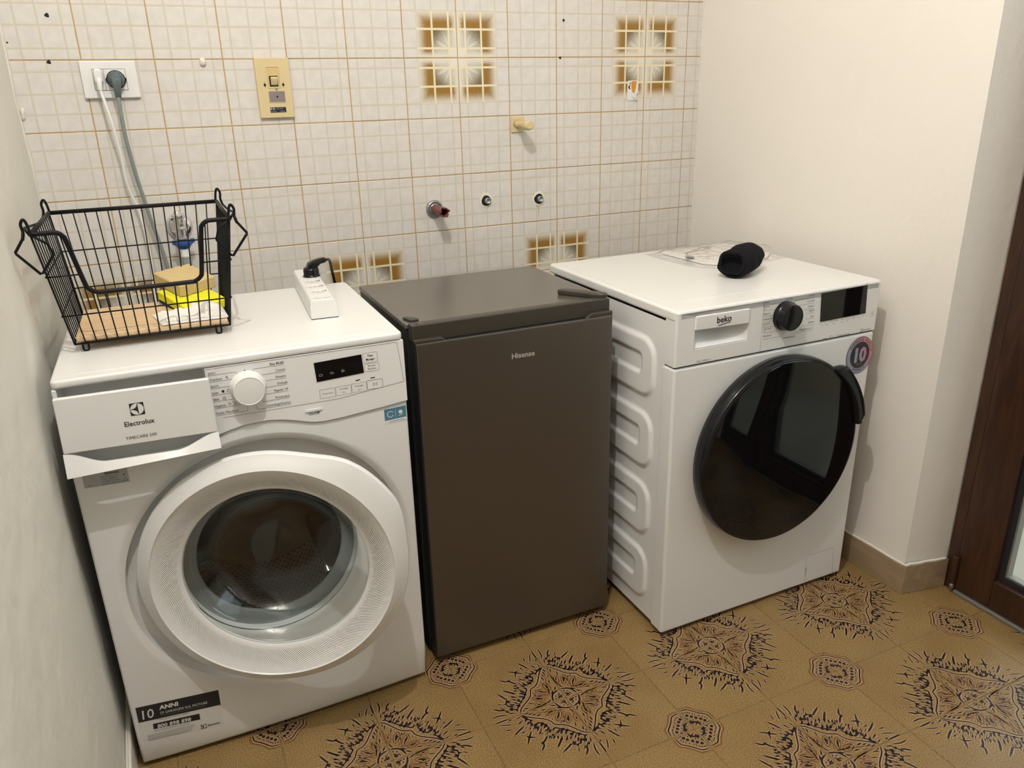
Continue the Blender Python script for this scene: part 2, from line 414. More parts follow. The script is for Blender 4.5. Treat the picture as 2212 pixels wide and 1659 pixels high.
bp = nt.nodes.new('ShaderNodeBump'); bp.inputs['Distance'].default_value = .0004; bp.inputs['Strength'].default_value = .6
nt.links.new(n1.outputs['Fac'], bp.inputs['Height']); nt.links.new(bp.outputs['Normal'], b.inputs['Normal'])
M_fink = mat('floor_tile_ink', srgb(30, 16, 17), .4, noise=.2)
M_fbrown = mat('floor_tile_brown', srgb(120, 80, 42), .4, noise=.25, nscale=80)
M_fhalo = mat('floor_tile_halo', srgb(182, 148, 112), .4, noise=.1, nscale=200)
MOTIF=[('k',0.016,[(0.009,0.558),(0.074,0.514),(0.132,0.427),(0.2,0.343),(0.289,0.299),(0.308,0.239),(0.357,0.179),(0.446,0.118),(0.517,0.065),(0.566,0.008)]),('k',0.016,[(0.071,0.868),(0.075,0.78),(0.047,0.694)]),('k',0.02,[(0.195,0.799),(0.149,0.751),(0.126,0.685)]),('k',0.03,[(0.243,0.728),(0.209,0.683)]),('k',0.02,[(0.395,0.672),(0.293,0.623),(0.262,0.603)]),('k',0.014,[(0.267,0.603),(0.212,0.638),(0.156,0.636)]),('k',0.022,[(0.413,0.589),(0.352,0.535),(0.297,0.472)]),('k',0.02,[(0.579,0.559),(0.525,0.504),(0.519,0.468),(0.48,0.442),(0.433,0.397)]),('k',0.02,[(0.538,0.459),(0.506,0.475)]),('k',0.018,[(0.674,0.422),(0.619,0.343),(0.559,0.268)]),('k',0.016,[(0.54,0.37),(0.616,0.337),(0.634,0.305)]),('k',0.02,[(0.747,0.25),(0.678,0.21),(0.599,0.176)]),('k',0.018,[(0.8,0.149),(0.737,0.159)]),('k',0.014,[(0.827,0.048),(0.767,0.079),(0.704,0.098)]),('k',0.018,[(0.859,-0.075),(0.79,-0.084),(0.696,-0.051)]),('k',0.01,[(0.868,-0.036),(0.839,-0.032)]),('k',0.018,[(0.065,0.674),(0.039,0.607)]),('k',0.02,[(0.127,0.647),(0.091,0.596)]),('k',0.02,[(0.149,0.613),(0.128,0.578)]),('k',0.02,[(0.187,0.61),(0.144,0.559)]),('k',0.02,[(0.244,0.55),(0.208,0.513)]),('k',0.02,[(0.291,0.55),(0.239,0.486)]),('k',0.02,[(0.353,0.49),(0.339,0.448)]),('k',0.02,[(0.399,0.467),(0.361,0.438)]),('k',0.02,[(0.505,0.347),(0.47,0.318)]),('k',0.02,[(0.511,0.248),(0.47,0.196)]),('k',0.02,[(0.662,0.255),(0.624,0.244)]),('k',0.02,[(0.646,0.123),(0.576,0.093)]),('k',0.02,[(0.716,0.031),(0.68,0.032)]),('k',0.02,[(0.53,0.21),(0.495,0.176)]),('k',0.02,[(0.488,0.282),(0.461,0.243)]),('k',0.02,[(0.391,0.426),(0.367,0.4)]),('k',0.02,[(0.557,0.167),(0.525,0.14)]),('k',0.02,[(0.189,0.555),(0.149,0.508)]),('k',0.036,[(0.1,0.599),(0.071,0.568),(0.053,0.572)]),('k',0.036,[(0.148,0.553),(0.12,0.522),(0.101,0.526)]),('k',0.036,[(0.196,0.504),(0.167,0.474),(0.148,0.477)]),('k',0.036,[(0.241,0.452),(0.212,0.422),(0.193,0.425)]),('k',0.036,[(0.275,0.42),(0.246,0.39),(0.228,0.394)]),('k',0.036,[(0.323,0.422),(0.294,0.391),(0.275,0.395)]),('k',0.036,[(0.351,0.368),(0.322,0.338),(0.303,0.342)]),('k',0.036,[(0.409,0.342),(0.38,0.312),(0.362,0.316)]),('k',0.036,[(0.415,0.292),(0.386,0.263),(0.367,0.266)]),('k',0.036,[(0.438,0.255),(0.409,0.225),(0.39,0.229)]),('k',0.036,[(0.481,0.226),(0.452,0.197),(0.433,0.201)]),('k',0.036,[(0.528,0.167),(0.499,0.138),(0.48,0.142)]),('k',0.036,[(0.564,0.123),(0.535,0.094),(0.516,0.098)]),('k',0.028,[(0.073,0.571),(0.12,0.522),(0.163,0.476)]),('k',0.03,[(0.165,0.47),(0.21,0.418),(0.267,0.371),(0.318,0.331)]),('k',0.03,[(0.37,0.303),(0.384,0.26),(0.409,0.218),(0.45,0.188)]),('k',0.026,[(0.488,0.139),(0.532,0.09),(0.574,0.03)]),('k',0.03,[(0.633,0.05),(0.575,0.032)]),('k',0.018,[(0.028,0.523),(0.029,0.485)]),('k',0.02,[(0.054,0.495),(0.034,0.439)]),('k',0.03,[(0.103,0.42),(0.081,0.355)]),('k',0.014,[(0.193,0.31),(0.169,0.286)]),('k',0.014,[(0.225,0.309),(0.198,0.272)]),('k',0.022,[(0.415,0.101),(0.356,0.098)]),('k',0.02,[(0.452,0.076),(0.409,0.074)]),('k',0.018,[(0.488,0.051),(0.432,0.043)]),('k',0.018,[(0.529,0.024),(0.469,0.018)]),('k',0.05,[(0.135,0.317),(0.102,0.236)]),('k',0.045,[(0.232,0.241),(0.167,0.16)]),('k',0.04,[(0.285,0.116),(0.216,0.112)]),('k',0.02,[(0.042,0.334),(0.033,0.296)]),('k',0.035,[(0.021,0.217),(0.046,0.16)]),('k',0.02,[(0.117,0.115),(0.169,0.081)]),('k',0.02,[(0.158,0.06),(0.215,0.02)]),('k',0.014,[(0.279,0.225),(0.282,0.202)]),('k',0.02,[(0.334,0.05),(0.277,0.057)]),('k',0.014,[(0.427,0.018),(0.363,0.029)]),('b',0.014,[(0.148,0.26),(0.127,0.23),(0.104,0.211),(0.086,0.21),(0.076,0.225),(0.079,0.253),(0.092,0.288),(0.113,0.319),(0.137,0.338),(0.155,0.34),(0.165,0.324),(0.162,0.295),(0.148,0.26)]),('b',0.014,[(0.216,0.177),(0.189,0.151),(0.163,0.139),(0.146,0.143),(0.143,0.163),(0.154,0.193),(0.177,0.225),(0.205,0.251),(0.231,0.265),(0.248,0.26),(0.251,0.24),(0.24,0.21),(0.216,0.177)]),('b',0.014,[(0.318,0.114),(0.305,0.095),(0.277,0.081),(0.243,0.076),(0.212,0.081),(0.192,0.094),(0.188,0.113),(0.201,0.131),(0.229,0.145),(0.263,0.151),(0.294,0.146),(0.314,0.133),(0.318,0.114)]),('b',0.014,[(0.065,0.307),(0.058,0.277),(0.045,0.254),(0.029,0.243),(0.015,0.248),(0.007,0.267),(0.006,0.296),(0.013,0.326),(0.026,0.35),(0.042,0.361),(0.056,0.356),(0.065,0.336),(0.065,0.307)]),('b',0.012,[(0.107,0.134),(0.191,0.12),(0.349,0.077),(0.495,0.027)]),('b',0.012,[(0.125,0.139),(0.236,0.112),(0.352,0.153)]),('b',0.012,[(0.091,0.141),(0.143,0.2),(0.169,0.286)]),('b',0.012,[(0.047,0.17),(0.015,0.262),(0.011,0.392)]),('b',0.014,[(0.024,0.202),(0.01,0.35),(0.003,0.454)]),('k',0.02,[(0.01,0.149),(0.076,0.132),(0.124,0.091),(0.148,0.017)]),('d',0.02,[(0.033,0.108)]),('d',0.018,[(0.069,0.09)]),('d',0.02,[(0.034,0.073)]),('d',0.024,[(0.052,0.051)]),('d',0.018,[(0.08,0.051)]),('d',0.018,[(0.033,0.044)]),('d',0.018,[(0.061,0.027)]),('d',0.014,[(0.09,0.032)]),('d',0.012,[(0.014,0.09)]),('d',0.014,[(0.038,0.024)]),('k',0.014,[(0.743,0.987),(0.749,0.894),(0.807,0.841),(0.858,0.788),(0.908,0.735),(0.992,0.725)]),('b',0.016,[(0.715,0.997),(0.716,0.888),(0.727,0.864),(0.787,0.815),(0.843,0.759),(0.876,0.711),(0.985,0.694)]),('d',0.018,[(0.823,0.948)]),('d',0.018,[(0.848,0.911)]),('d',0.018,[(0.886,0.876)]),('d',0.018,[(0.92,0.843)]),('d',0.018,[(0.955,0.81)]),('d',0.009,[(0.794,0.909)]),('d',0.009,[(0.81,0.888)]),('d',0.009,[(0.84,0.866)]),('d',0.009,[(0.872,0.834)]),('d',0.009,[(0.888,0.814)]),('d',0.009,[(0.907,0.792)]),('d',0.009,[(0.925,0.775)]),('d',0.009,[(0.95,0.767)]),('d',0.009,[(0.975,0.763)]),('d',0.009,[(0.787,0.937)]),('d',0.008,[(0.876,0.948)]),('d',0.008,[(0.897,0.925)]),('d',0.008,[(0.932,0.887)]),('d',0.008,[(0.963,0.88)]),('d',0.008,[(0.977,0.852)]),('k',0.022,[(0.9,0.986),(0.906,0.946),(0.945,0.914),(0.993,0.892)]),('k',0.014,[(0.947,0.963),(0.926,0.94)]),('k',0.014,[(0.974,0.941),(0.955,0.917)]),('k',0.014,[(0.99,0.921),(0.974,0.904)]),('k',0.012,[(0.771,0.973),(0.833,0.981)]),('k',0.012,[(0.851,0.976),(0.888,0.979)]),('k',0.01,[(1.001,0.865),(1.015,0.801)])]
def ribbon(bm, pts, w, z, mi, taper=True):
    P = [Vector((x, y)) for x, y in pts]; n = len(P)
    # resample for smooth curves
    L, Rr = [], []
    for i in range(n):
        d = (P[min(i+1, n-1)]-P[max(i-1, 0)]); d.normalize() if d.length else None
        nn = Vector((-d.y, d.x)); k = w/2
        if taper and (i == 0 or i == n-1): k *= .35
        L.append(bm.verts.new((*(P[i]+nn*k), z))); Rr.append(bm.verts.new((*(P[i]-nn*k), z)))
    for i in range(n-1):
        f = bm.faces.new((L[i], Rr[i], Rr[i+1], L[i+1])); f.material_index = mi
def subdiv(pts):
    if len(pts) == 2:
        (a, b), (c, d) = pts; return [(a, b), ((a*.6+c*.4), (b*.6+d*.4)), (c, d)]
    V = smoothpath([(x, y, 0) for x, y in pts], 2); return [(v.x, v.y) for v in V]
rng = random.Random(11)
_o = MOTIF[0][2]
for _k in range(52):          # second row of short teeth outside the star outline
    _t = (_k+.5)/64*(len(_o)-1); _i = min(int(_t), len(_o)-2); _f = _t-_i
    _x, _y = _o[_i][0]+(_o[_i+1][0]-_o[_i][0])*_f, _o[_i][1]+(_o[_i+1][1]-_o[_i][1])*_f
    _n = Vector((1, 1)).lerp(Vector((_x, _y)).normalized()*1.4, .35).normalized()
    _a = rng.uniform(.07, .18); _l = rng.uniform(.03, .055)
    MOTIF.append(('k', rng.uniform(.009, .014), [(_x+_n.x*_a, _y+_n.y*_a), (_x+_n.x*(_a+_l)+rng.uniform(-.008, .008), _y+_n.y*(_a+_l))]))
for _k in range(0):          # short dashes inside the star outline
    _t = (_k+.5)/46*(len(_o)-1); _i = min(int(_t), len(_o)-2); _f = _t-_i
    _x, _y = _o[_i][0]+(_o[_i+1][0]-_o[_i][0])*_f, _o[_i][1]+(_o[_i+1][1]-_o[_i][1])*_f
    MOTIF.append(('k', .010, [(_x-.026, _y-.03), (_x-.046, _y-.06)]))
for _k in range(26):
    _a = radians(4+rng.random()*82); _r = rng.uniform(.21, .36)
    MOTIF.append((rng.choice('kkb'), .008, [(_r*cos(_a), _r*sin(_a)), ((_r+.035)*cos(_a+.04), (_r+.035)*sin(_a+.04))]))
def floor_tile_mesh(star=True):
    bm = bmesh.new(); e = .0055; bb = .004
    lo, hi = e, 1-e
    top = [bm.verts.new((x, y, 0)) for x, y in ((lo+bb, lo+bb), (hi-bb, lo+bb), (hi-bb, hi-bb), (lo+bb, hi-bb))]
    mid = [bm.verts.new((x, y, -.004)) for x, y in ((lo, lo), (hi, lo), (hi, hi), (lo, hi))]
    bot = [bm.verts.new((x, y, -.03)) for x, y in ((lo, lo), (hi, lo), (hi, hi), (lo, hi))]
    bm.faces.new(top); bm.faces.new(bot[::-1])
    for p, q in ((top, mid), (mid, bot)):
        for i in range(4): bm.faces.new((p[i], q[i], q[(i+1) % 4], p[(i+1) % 4]))
    bmesh.ops.recalc_face_normals(bm, faces=bm.faces)
    cl = lambda pts: [(min(max(x, lo+bb), hi-bb), min(max(y, lo+bb), hi-bb)) for x, y in pts]
    for k, w, pts in MOTIF:
        if not star and pts[0][0]+pts[0][1] < 1.15: continue
        if k == 'd':
            x, y = pts[0]
            w = w*1.9 if x+y > 1.2 else w
            for rr, zz, mi in ((w*.62+.006, .0007, 3), (w*.62, .0014, 1)):
                q = cl([(x+rr*cos(a*pi/3), y+rr*sin(a*pi/3)) for a in range(6)])
                try:
                    f = bm.faces.new([bm.verts.new((a, c_, zz)) for a, c_ in q]); f.material_index = mi
                except ValueError: pass
        else:
            q = cl(subdiv(pts)); q = [p for i, p in enumerate(q) if i == 0 or (abs(p[0]-q[i-1][0])+abs(p[1]-q[i-1][1])) > 1e-4]
            if len(q) < 2: continue
            if k == 'k': fw = (1.0 if len(pts) > 6 else 1.15) if w < .025 else .62; ribbon(bm, q, w*fw+.018, .0007, 3); ribbon(bm, q, w*fw, .0014, 1)
            else: ribbon(bm, q, w, .0010, 2)
    bm.transform(Matrix.Diagonal((GS, GS, GS, 1)))
    for f in bm.faces:
        if f.normal.z < -.9 and f.material_index: f.normal_flip()
    return bm
def to_mesh(bm):
    me = bpy.data.meshes.new('tile'); bm.to_mesh(me)
    for m_ in (M_ftile, M_fink, M_fbrown, M_fhalo): me.materials.append(m_)
    return me
ft = floor_tile_mesh(); ft_me = to_mesh(ft); ft_plain = floor_tile_mesh(False)
def clip(bm, co, no):
    bmesh.ops.bisect_plane(bm, geom=bm.verts[:]+bm.edges[:]+bm.faces[:], plane_co=co, plane_no=no, clear_outer=True)
for i in range(-6, 7):
    for j in range(-11, 6):
        q = ((i % 2), (j % 2))
        rot = {(0, 0): 0, (1, 0): 1, (1, 1): 2, (0, 1): 3}[q]
        ox, oy = {0: (i, j), 1: (i+1, j), 2: (i+1, j+1), 3: (i, j+1)}[rot]
        wx, wy = GX+GA*ox-GB*oy, GY+GB*ox+GA*oy
        Mx = Matrix.Translation((wx, wy, random.uniform(-.0002, .0002))) @ Matrix.Rotation(GR+rot*pi/2, 4, 'Z')
        cs = [(GX+GA*(i+a)-GB*(j+c_), GY+GB*(i+a)+GA*(j+c_)) for a in (0, 1) for c_ in (0, 1)]
        x0, x1 = min(c_[0] for c_ in cs), max(c_[0] for c_ in cs); y0, y1 = min(c_[1] for c_ in cs), max(c_[1] for c_ in cs)
        planes = []
        if x1 < XL+.01 or x0 > XD-.004 or y0 > -.004 or y1 < YB: continue
        if x0 < XL: planes.append(((XL, 0, 0), (-1, 0, 0)))
        if y1 > 0: planes.append(((0, 0, 0), (0, 1, 0)))
        if x1 > XD: planes.append(((XD, 0, 0), (1, 0, 0)))
        if y1 > PY and x1 > XR:
            if y0 > PY-.002:
                if x0 > XR-.004: continue
                planes.append(((XR, 0, 0), (1, 0, 0)))
        me = ft_me
        if planes:
            b2 = (ft_plain if (i == 5 and j in (-1, 0)) else ft).copy(); b2.transform(Mx)
            for co, no in planes: clip(b2, co, no)
            if not b2.faces: b2.free(); continue
            b2.transform(Mx.inverted()); me = to_mesh(b2); b2.free()
        o = bpy.data.objects.new('tile', me); C.objects.link(o); o.parent = floor; o.matrix_world = Mx
ft.free(); ft_plain.free()

# baseboards
def bb(name, pts, h, parent_kind=True):
    bm = bmesh.new(); prismz(bm, pts, 0.0005, h); o = struct(name, bm, M_base, bevel=.0012); return o
ux, uy = XD-XR, -.027; L_ = sqrt(ux*ux+uy*uy)
bb('baseboard_right', [(XR, -.004), (XR-.010, -.004), (XR-.010, PY-.0105), (XR, PY-.0105+.0005)], .084)
bb('baseboard_pier', [(XR-.0095, PY-.001), (XR-.0095, PY-.0115), (XD-.003, PY-.0385), (XD-.003, PY-.028)], .086)
bb('baseboard_back', [(XL, -.012), (XR-.011, -.012), (XR-.011, -.001), (XL, -.001)], .08)
bm = bmesh.new()
prismz(bm, [(XL+.0005, -.014), (XL+.012, -.014), (XL+.012, YB), (XL+.0005, YB)], .0005, .075); struct('baseboard_left', bm, M_caulk, bevel=.002)
bm = bmesh.new()
tube(bm, [(XL+.009+.001*sin(k*1.7), -.1-k*.06, .077+.0014*sin(k*2.3)) for k in range(50)], .0035, 6)
o = struct('trim_1', bm, M_caulk, smooth=True)
bm = bmesh.new()
tube(bm, [(XR-.0045, -.02-k*.04, .0855+.0009*sin(k*2.1)) for k in range(25)]+[(XR-.005, PY-.007, .086)]+[(XR-.005+ux*t, PY-.007+uy*t, .088+.001*sin(t*17)) for t in (.1, .3, .5, .7, .9, .98)], .0042, 6)
struct('trim_2', bm, M_caulk, smooth=True)

# balcony door (two narrow leaves), one thing of the setting
door = bpy.data.objects.new('door_1', None); C.objects.link(door); door.location = (XD, -1.55, 0); door['kind'] = 'structure'
door['label'] = 'dark brown wooden balcony door with glass panes at the right edge'
def dpart(name, bm, m, parent=door, bevel=.003, label=None):
    bm.transform(Matrix.Translation((-XD, 1.55, 0))) if parent is door else None
    return obj(name, bm, m, parent, bevel=bevel, label=label)
bm = bmesh.new(); box(bm, XD+.001, XD+.07, -1.044, PY-.029, .0, 2.2); dpart('door_frame', bm, M_wood)
bm = bmesh.new(); box(bm, XD+.001, XD+.07, -2.12, -2.072, .0, 2.2); dpart('door_frame', bm, M_wood)
bm = bmesh.new(); box(bm, XD+.001, XD+.07, -2.072, -1.044, 2.15, 2.2); dpart('door_frame', bm, M_wood)
bm = bmesh.new(); box(bm, XD-.012, XD+.05, -2.118, -1.053, .0005, .011); dpart('threshold', bm, M_alu, bevel=.002)
def leaf(y0, y1, nm):
    # y0 > y1 ; sash 0.108 wide stiles
    w = .1; parts = []
    fr = bmesh.new()
    box(fr, XD-.006, XD+.045, y0-w, y0, .013, 2.148); s1 = dpart(nm, fr, M_wood)
    fr = bmesh.new(); box(fr, XD-.006, XD+.045, y1, y1+.055, .013, 2.148); dpart('stile', fr, M_wood)
    fr = bmesh.new(); box(fr, XD-.006, XD+.045, y1+.055, y0-w, .013, .094); dpart('rail', fr, M_wood)
    fr = bmesh.new(); box(fr, XD-.006, XD+.045, y1+.055, y0-w, 2.05, 2.148); dpart('rail', fr, M_wood)
    a, b_ = y0-w, y1+.055
    for dx, k, mm, nn in ((.010, .014, M_gask, 'gasket'), (.014, .019, M_alu, 'glazing_spacer')):
        g_ = bmesh.new()
        kk = 0 if nn == 'gasket' else .014
        yA, yB, zA, zB = a-kk, b_+kk, .094+kk, 2.05-kk; wd_ = k-kk
        box(g_, XD+dx, XD+.035, yA-wd_, yA, zA, zB); box(g_, XD+dx, XD+.035, yB, yB+wd_, zA, zB)
        box(g_, XD+dx, XD+.035, yB+wd_, yA-wd_, zA, zA+wd_); box(g_, XD+dx, XD+.035, yB+wd_, yA-wd_, zB-wd_, zB)
        dpart(nn, g_, mm, bevel=0)
    g_ = bmesh.new(); box(g_, XD+.020, XD+.024, b_+.015, a-.015, .109, 2.035); dpart('pane', g_, M_pane, bevel=0)
M_pane = bpy.data.materials.new('thin_window_glass'); M_pane.use_nodes = True
nt = M_pane.node_tree; nt.nodes.clear(); out = nt.nodes.new('ShaderNodeOutputMaterial'); mx = nt.nodes.new('ShaderNodeMixShader')
tr = nt.nodes.new('ShaderNodeBsdfTransparent'); tr.inputs[0].default_value = (.93, .95, .93, 1); gl = nt.nodes.new('ShaderNodeBsdfGlossy'); gl.inputs['Roughness'].default_value = .01
schlick(M_pane, (mx.inputs[0], .035)); nt.links.new(tr.outputs[0], mx.inputs[1]); nt.links.new(gl.outputs[0], mx.inputs[2]); nt.links.new(mx.outputs[0], out.inputs[0])
leaf(-1.047, -1.545, 'stile')
leaf(-1.552-.0, -2.070, 'stile')
# hinge barrel + rebate strip at the bottom left of the near leaf
bm = bmesh.new(); tube(bm, [(XD-.011, -1.047, .030), (XD-.011, -1.047, .112)], .0085, 12); dpart('hinge', bm, M_wood, bevel=.0015)
bm = bmesh.new(); tube(bm, [(XD-.011, -1.047, .0125), (XD-.011, -1.047, .029)], .006, 10); dpart('hinge_pin', bm, M_alu, bevel=0)
# terrace outside the door
bm = bmesh.new(); box(bm, XD+.121, 3.3, -4.2, 1.5, -.16, -.03); struct('terrace_floor', bm, mat('terrace_concrete', srgb(176, 172, 160), .8, noise=.15, nscale=10))
bm = bmesh.new(); box(bm, 3.0, 3.2, -4.2, 1.5, -.03, 1.05); struct('terrace_wall', bm, mat('terrace_render', srgb(214, 204, 180), .85, noise=.12, nscale=5, bump=.003, bscale=30))
# ceiling lamp (out of frame)
lamp = thing('ceiling_lamp', 'plain bulb holder on a short cord hanging from the ceiling above the machines', 'lamp', (LAMP[0], LAMP[1], RH))
bm = bmesh.new(); lathe(bm, [(0, 0), (.05, 0), (.045, -.02), (0, -.022)], 24, (0, 0, 0), 'Z'); obj('ceiling_rose', bm, M_whitep, lamp)
bm = bmesh.new(); tube(bm, [(0, 0, -.02), (0, 0, -.185)], .003, 6); obj('cord', bm, M_whitep, lamp)
bm = bmesh.new(); lathe(bm, [(0, -.18), (.016, -.182), (.019, -.225), (0, -.227)], 20, (0, 0, 0), 'Z'); obj('bulb_holder', bm, M_whitep, lamp)
# ================================================================== left washing machine (local frame: x right, -y front)
EX, EY, EA, EH, ED = -0.1070, -0.2077, -0.0243, 0.8546, 0.5092
wm = thing('washing_machine', 'white washing machine with clear glass door ajar and detergent drawer pulled out', 'washing machine', (EX, EY, 0), EA, 'washing machines')
F = -ED
bm = bmesh.new()
box(bm, -.003, .001, F+.02, -.012, .018, .838); box(bm, .603, .607, F+.02, -.012, .018, .838)
box(bm, .001, .603, -.016, -.012, .018, .838); box(bm, .001, .603, F+.02, -.016, .018, .03)
obj('cabinet', bm, M_white, wm)
bm = bmesh.new(); prismz(bm, rrect(-.0045, .6075, F-.004, -.008, .012), .8395, EH)
obj('top_panel', bm, M_white, wm, bevel=.005, bseg=3)
bm = bmesh.new(); prismz(bm, rrect(.018, .590, F+.022, -.03, .01), EH-.001, EH+.0007); obj('top_inset', bm, M_white, wm, bevel=.0006)
for x in (.05, .55):
    for y in (F+.05, -.06):
        bm = bmesh.new(); lathe(bm, [(0, 0), (.02, 0), (.02, .008), (.008, .01), (.008, .02), (0, .02)], 16, (x, y, 0), 'Z'); obj('foot', bm, M_black, wm)
# front sheet with the recessed door ring
seam = [(.2400, .7075), (.262, .7135), (.293, .7195), (.335, .7205), (.360, .717), (.386, .7100), (.405, .704), (.4204, .7000), (.4382, .6985), (.470, .6995), (.5501, .7060), (.6075, .7115)]
bound = [(-.004, .010), (.6065, .010), (.6065, .7105), (.5501, .7045), (.470, .698), (.4382, .697), (.4204, .6985), (.405, .7025), (.386, .7085), (.360, .7155), (.335, .719), (.293, .718), (.262, .712), (.240, .702), (-.004, .702)]
RC = (.3085, .408)
def raypoly(c, a, poly):
    d = (cos(a), sin(a)); best = 9
    for (x0, z0), (x1, z1) in zip(poly, poly[1:]+poly[:1]):
        ex, ez = x1-x0, z1-z0; den = d[0]*ez-d[1]*ex
        if abs(den) < 1e-9: continue
        t = ((x0-c[0])*ez-(z0-c[1])*ex)/den; s_ = ((x0-c[0])*d[1]-(z0-c[1])*d[0])/den
        if t > 0 and -1e-6 <= s_ <= 1+1e-6: best = min(best, t)
    return best
angs = sorted(set([2*pi*k/160 for k in range(160)]+[atan2(z-RC[1], x-RC[0]) % (2*pi) for x, z in bound]))
def crease(x): return .030+.060*((x-.24)/.365)**2
bm = bmesh.new(); rings = []
def fy(x, z): return F+max(0, crease(x)-z)*.22
spec = [('o', 1.0, .022), ('o', 1.0, .004), ('o', .99, .0006), ('o', .975, 0)]+[('l', t, 0) for t in (.8, .6, .4, .2, .08)]+[('c', .2850, .0), ('c', .2835, .0006), ('c', .2735, .0030), ('c', .2720, .0045), ('c', .2708, .023), ('c', .2690, .0265), ('c', .245, .028), ('c', .185, .028), ('c', .178, .029), ('c', .174, .032), ('c', .172, .05)]
for kind, v_, dy in spec:
    ring = []
    for a in angs:
        ro = raypoly(RC, a, bound); rc = min(.2850, ro-.002)
        if kind == 'o': r = ro*v_
        elif kind == 'l': r = rc+(ro*.975-rc)*v_
        else: r = min(v_, ro*.975-.001)
        x, z = RC[0]+r*cos(a), RC[1]+r*sin(a)
        ring.append(bm.verts.new((x, fy(x, z)+dy, z)))
    rings.append(ring)
for p, q in zip(rings, rings[1:]):
    for k in range(len(angs)):
        k2 = (k+1) % len(angs)
        bm.faces.new((p[k], p[k2], q[k2], q[k])).smooth = True
bmesh.ops.remove_doubles(bm, verts=bm.verts, dist=1e-5)
o = obj('front_panel', bm, M_white, wm)
for p in o.data.polygons: p.use_smooth = True
o.modifiers.new('es', 'EDGE_SPLIT').split_angle = radians(32)
# control panel
bm = bmesh.new(); pts = [(.2385, .8385), (.6072, .8385), (.6072, .7115)]+seam[::-1]
prism(bm, pts, F-.004, F+.02); cp = obj('control_panel', bm, M_white, wm, bevel=.0022)
bm = bmesh.new(); box(bm, -.0045, .003, F-.003, F+.02, .702, .8385); obj('corner_post', bm, M_white, wm, bevel=.002)
YP = F-.0044
# thin inlay outline
bm = bmesh.new(); line(bm, [(.2402, .8372), (.594, .8365), (.603, .753), (.470, .7395), (.256, .7405)], .0009, YP); flatobj('inlay_line', bm, M_lgink, cp)
# slot cavity
bm = bmesh.new(); box(bm, .003, .2385, F+.045, F+.05, .702, .8385); box(bm, .003, .2385, F+.02, F+.045, .700, .704); box(bm, .2355, .2385, F+.015, F+.045, .702, .8385); box(bm, .003, .006, F+.015, F+.045, .702, .8385)
obj('drawer_slot', bm, M_whitep, wm)
# drawer
dr_o = .045
bm = bmesh.new(); prism(bm, [(-.002, .7385), (.2428, .7315), (.2420, .8325), (.0005, .8362)], F-dr_o, F-dr_o+.011)
dr = obj('detergent_drawer', bm, M_white, wm, bevel=.0018)
bm = bmesh.new(); box(bm, .018, .228, F-dr_o+.033, F+.044, .712, .718); box(bm, .018, .0205, F-dr_o+.033, F+.044, .718, .79); box(bm, .2255, .228, F-dr_o+.033, F+.044, .718, .79); box(bm, .018, .228, F+.042, F+.044, .718, .79); box(bm, .1, .102, F-dr_o+.033, F+.042, .718, .785)
obj('drawer_tray', bm, M_whitep, dr)
# pull lip: thin curved shelf below the plate
bm = bmesh.new(); N = 28
top, bot, tb = [], [], []
for k in range(N+1):
    t = k/N; x = -.003+.2468*t; s1 = min(1, t/.26); s2 = min(1, (1-t)/.30)
    s = min(s1*s1*(3-2*s1), s2*s2*(3-2*s2))
    zt = (.7385*(1-t)+.7315*t)-.022*s; zb = .6985+.006*t-.0
    zb += .012*(1-min(1, (1-t)/.16))**2*0
    top.append((x, F-dr_o-.0005-.004*s, zt)); bot.append((x, F-dr_o-.013, zb)); tb.append((x, F-dr_o+.004-.003*s, zt-.001))
A_ = [bm.verts.new(p) for p in top]; B_ = [bm.verts.new(p) for p in bot]; Cc = [bm.verts.new(p) for p in tb]; D_ = [bm.verts.new((p[0], F-dr_o+.006, p[2]+.002)) for p in bot]
for i in range(N):
    for p, q in ((A_, B_), (B_, D_), (D_, Cc), (Cc, A_)): bm.faces.new((p[i], p[i+1], q[i+1], q[i])).smooth = True
bm.faces.new((A_[0], B_[0], D_[0], Cc[0])); bm.faces.new((A_[-1], B_[-1], D_[-1], Cc[-1]))
o = obj('drawer_handle', bm, M_white, dr); o.modifiers.new('es', 'EDGE_SPLIT').split_angle = radians(35)
bm = bmesh.new(); box(bm, .002, .240, F-dr_o+.028, F-dr_o+.032, .70, .742); box(bm, -.002, .2425, F-dr_o+.010, F-dr_o+.032, .7, .7035); obj('handle_recess', bm, M_grayp, dr)
# emblem and lettering on the drawer
yd = F-dr_o-.0004
bm = bmesh.new(); cx, cz, h = .1215, .7985, .0112
flat(bm, [(cx-h, cz-h), (cx+h, cz-h), (cx+h, cz+h), (cx-h, cz+h)], yd, 0)
disc(bm, cx, cz, h*.93, yd-.0001, 32, 1)
def pet(pts): flat(bm, [(cx+x*h, cz+z*h) for x, z in pts], yd-.0002, 0)
pet([(-.82, .06), (-.45, .10), (-.05, .38), (.10, .90), (.16, .90), (.16, -.90), (.10, -.90), (-.05, -.38), (-.45, -.10), (-.82, -.06)])
flatobj('emblem', bm, [M_ink, M_white], dr)
bm = bmesh.new(); text(bm, 'Electrolux', .1205, .7695, .0125, yd, 'CENTER', .92, bold=.00018); text(bm, 'TIMECARE 500', .1195, .7452, .0077, yd, 'CENTER', 1.0)
flatobj('lettering', bm, M_ink, dr)
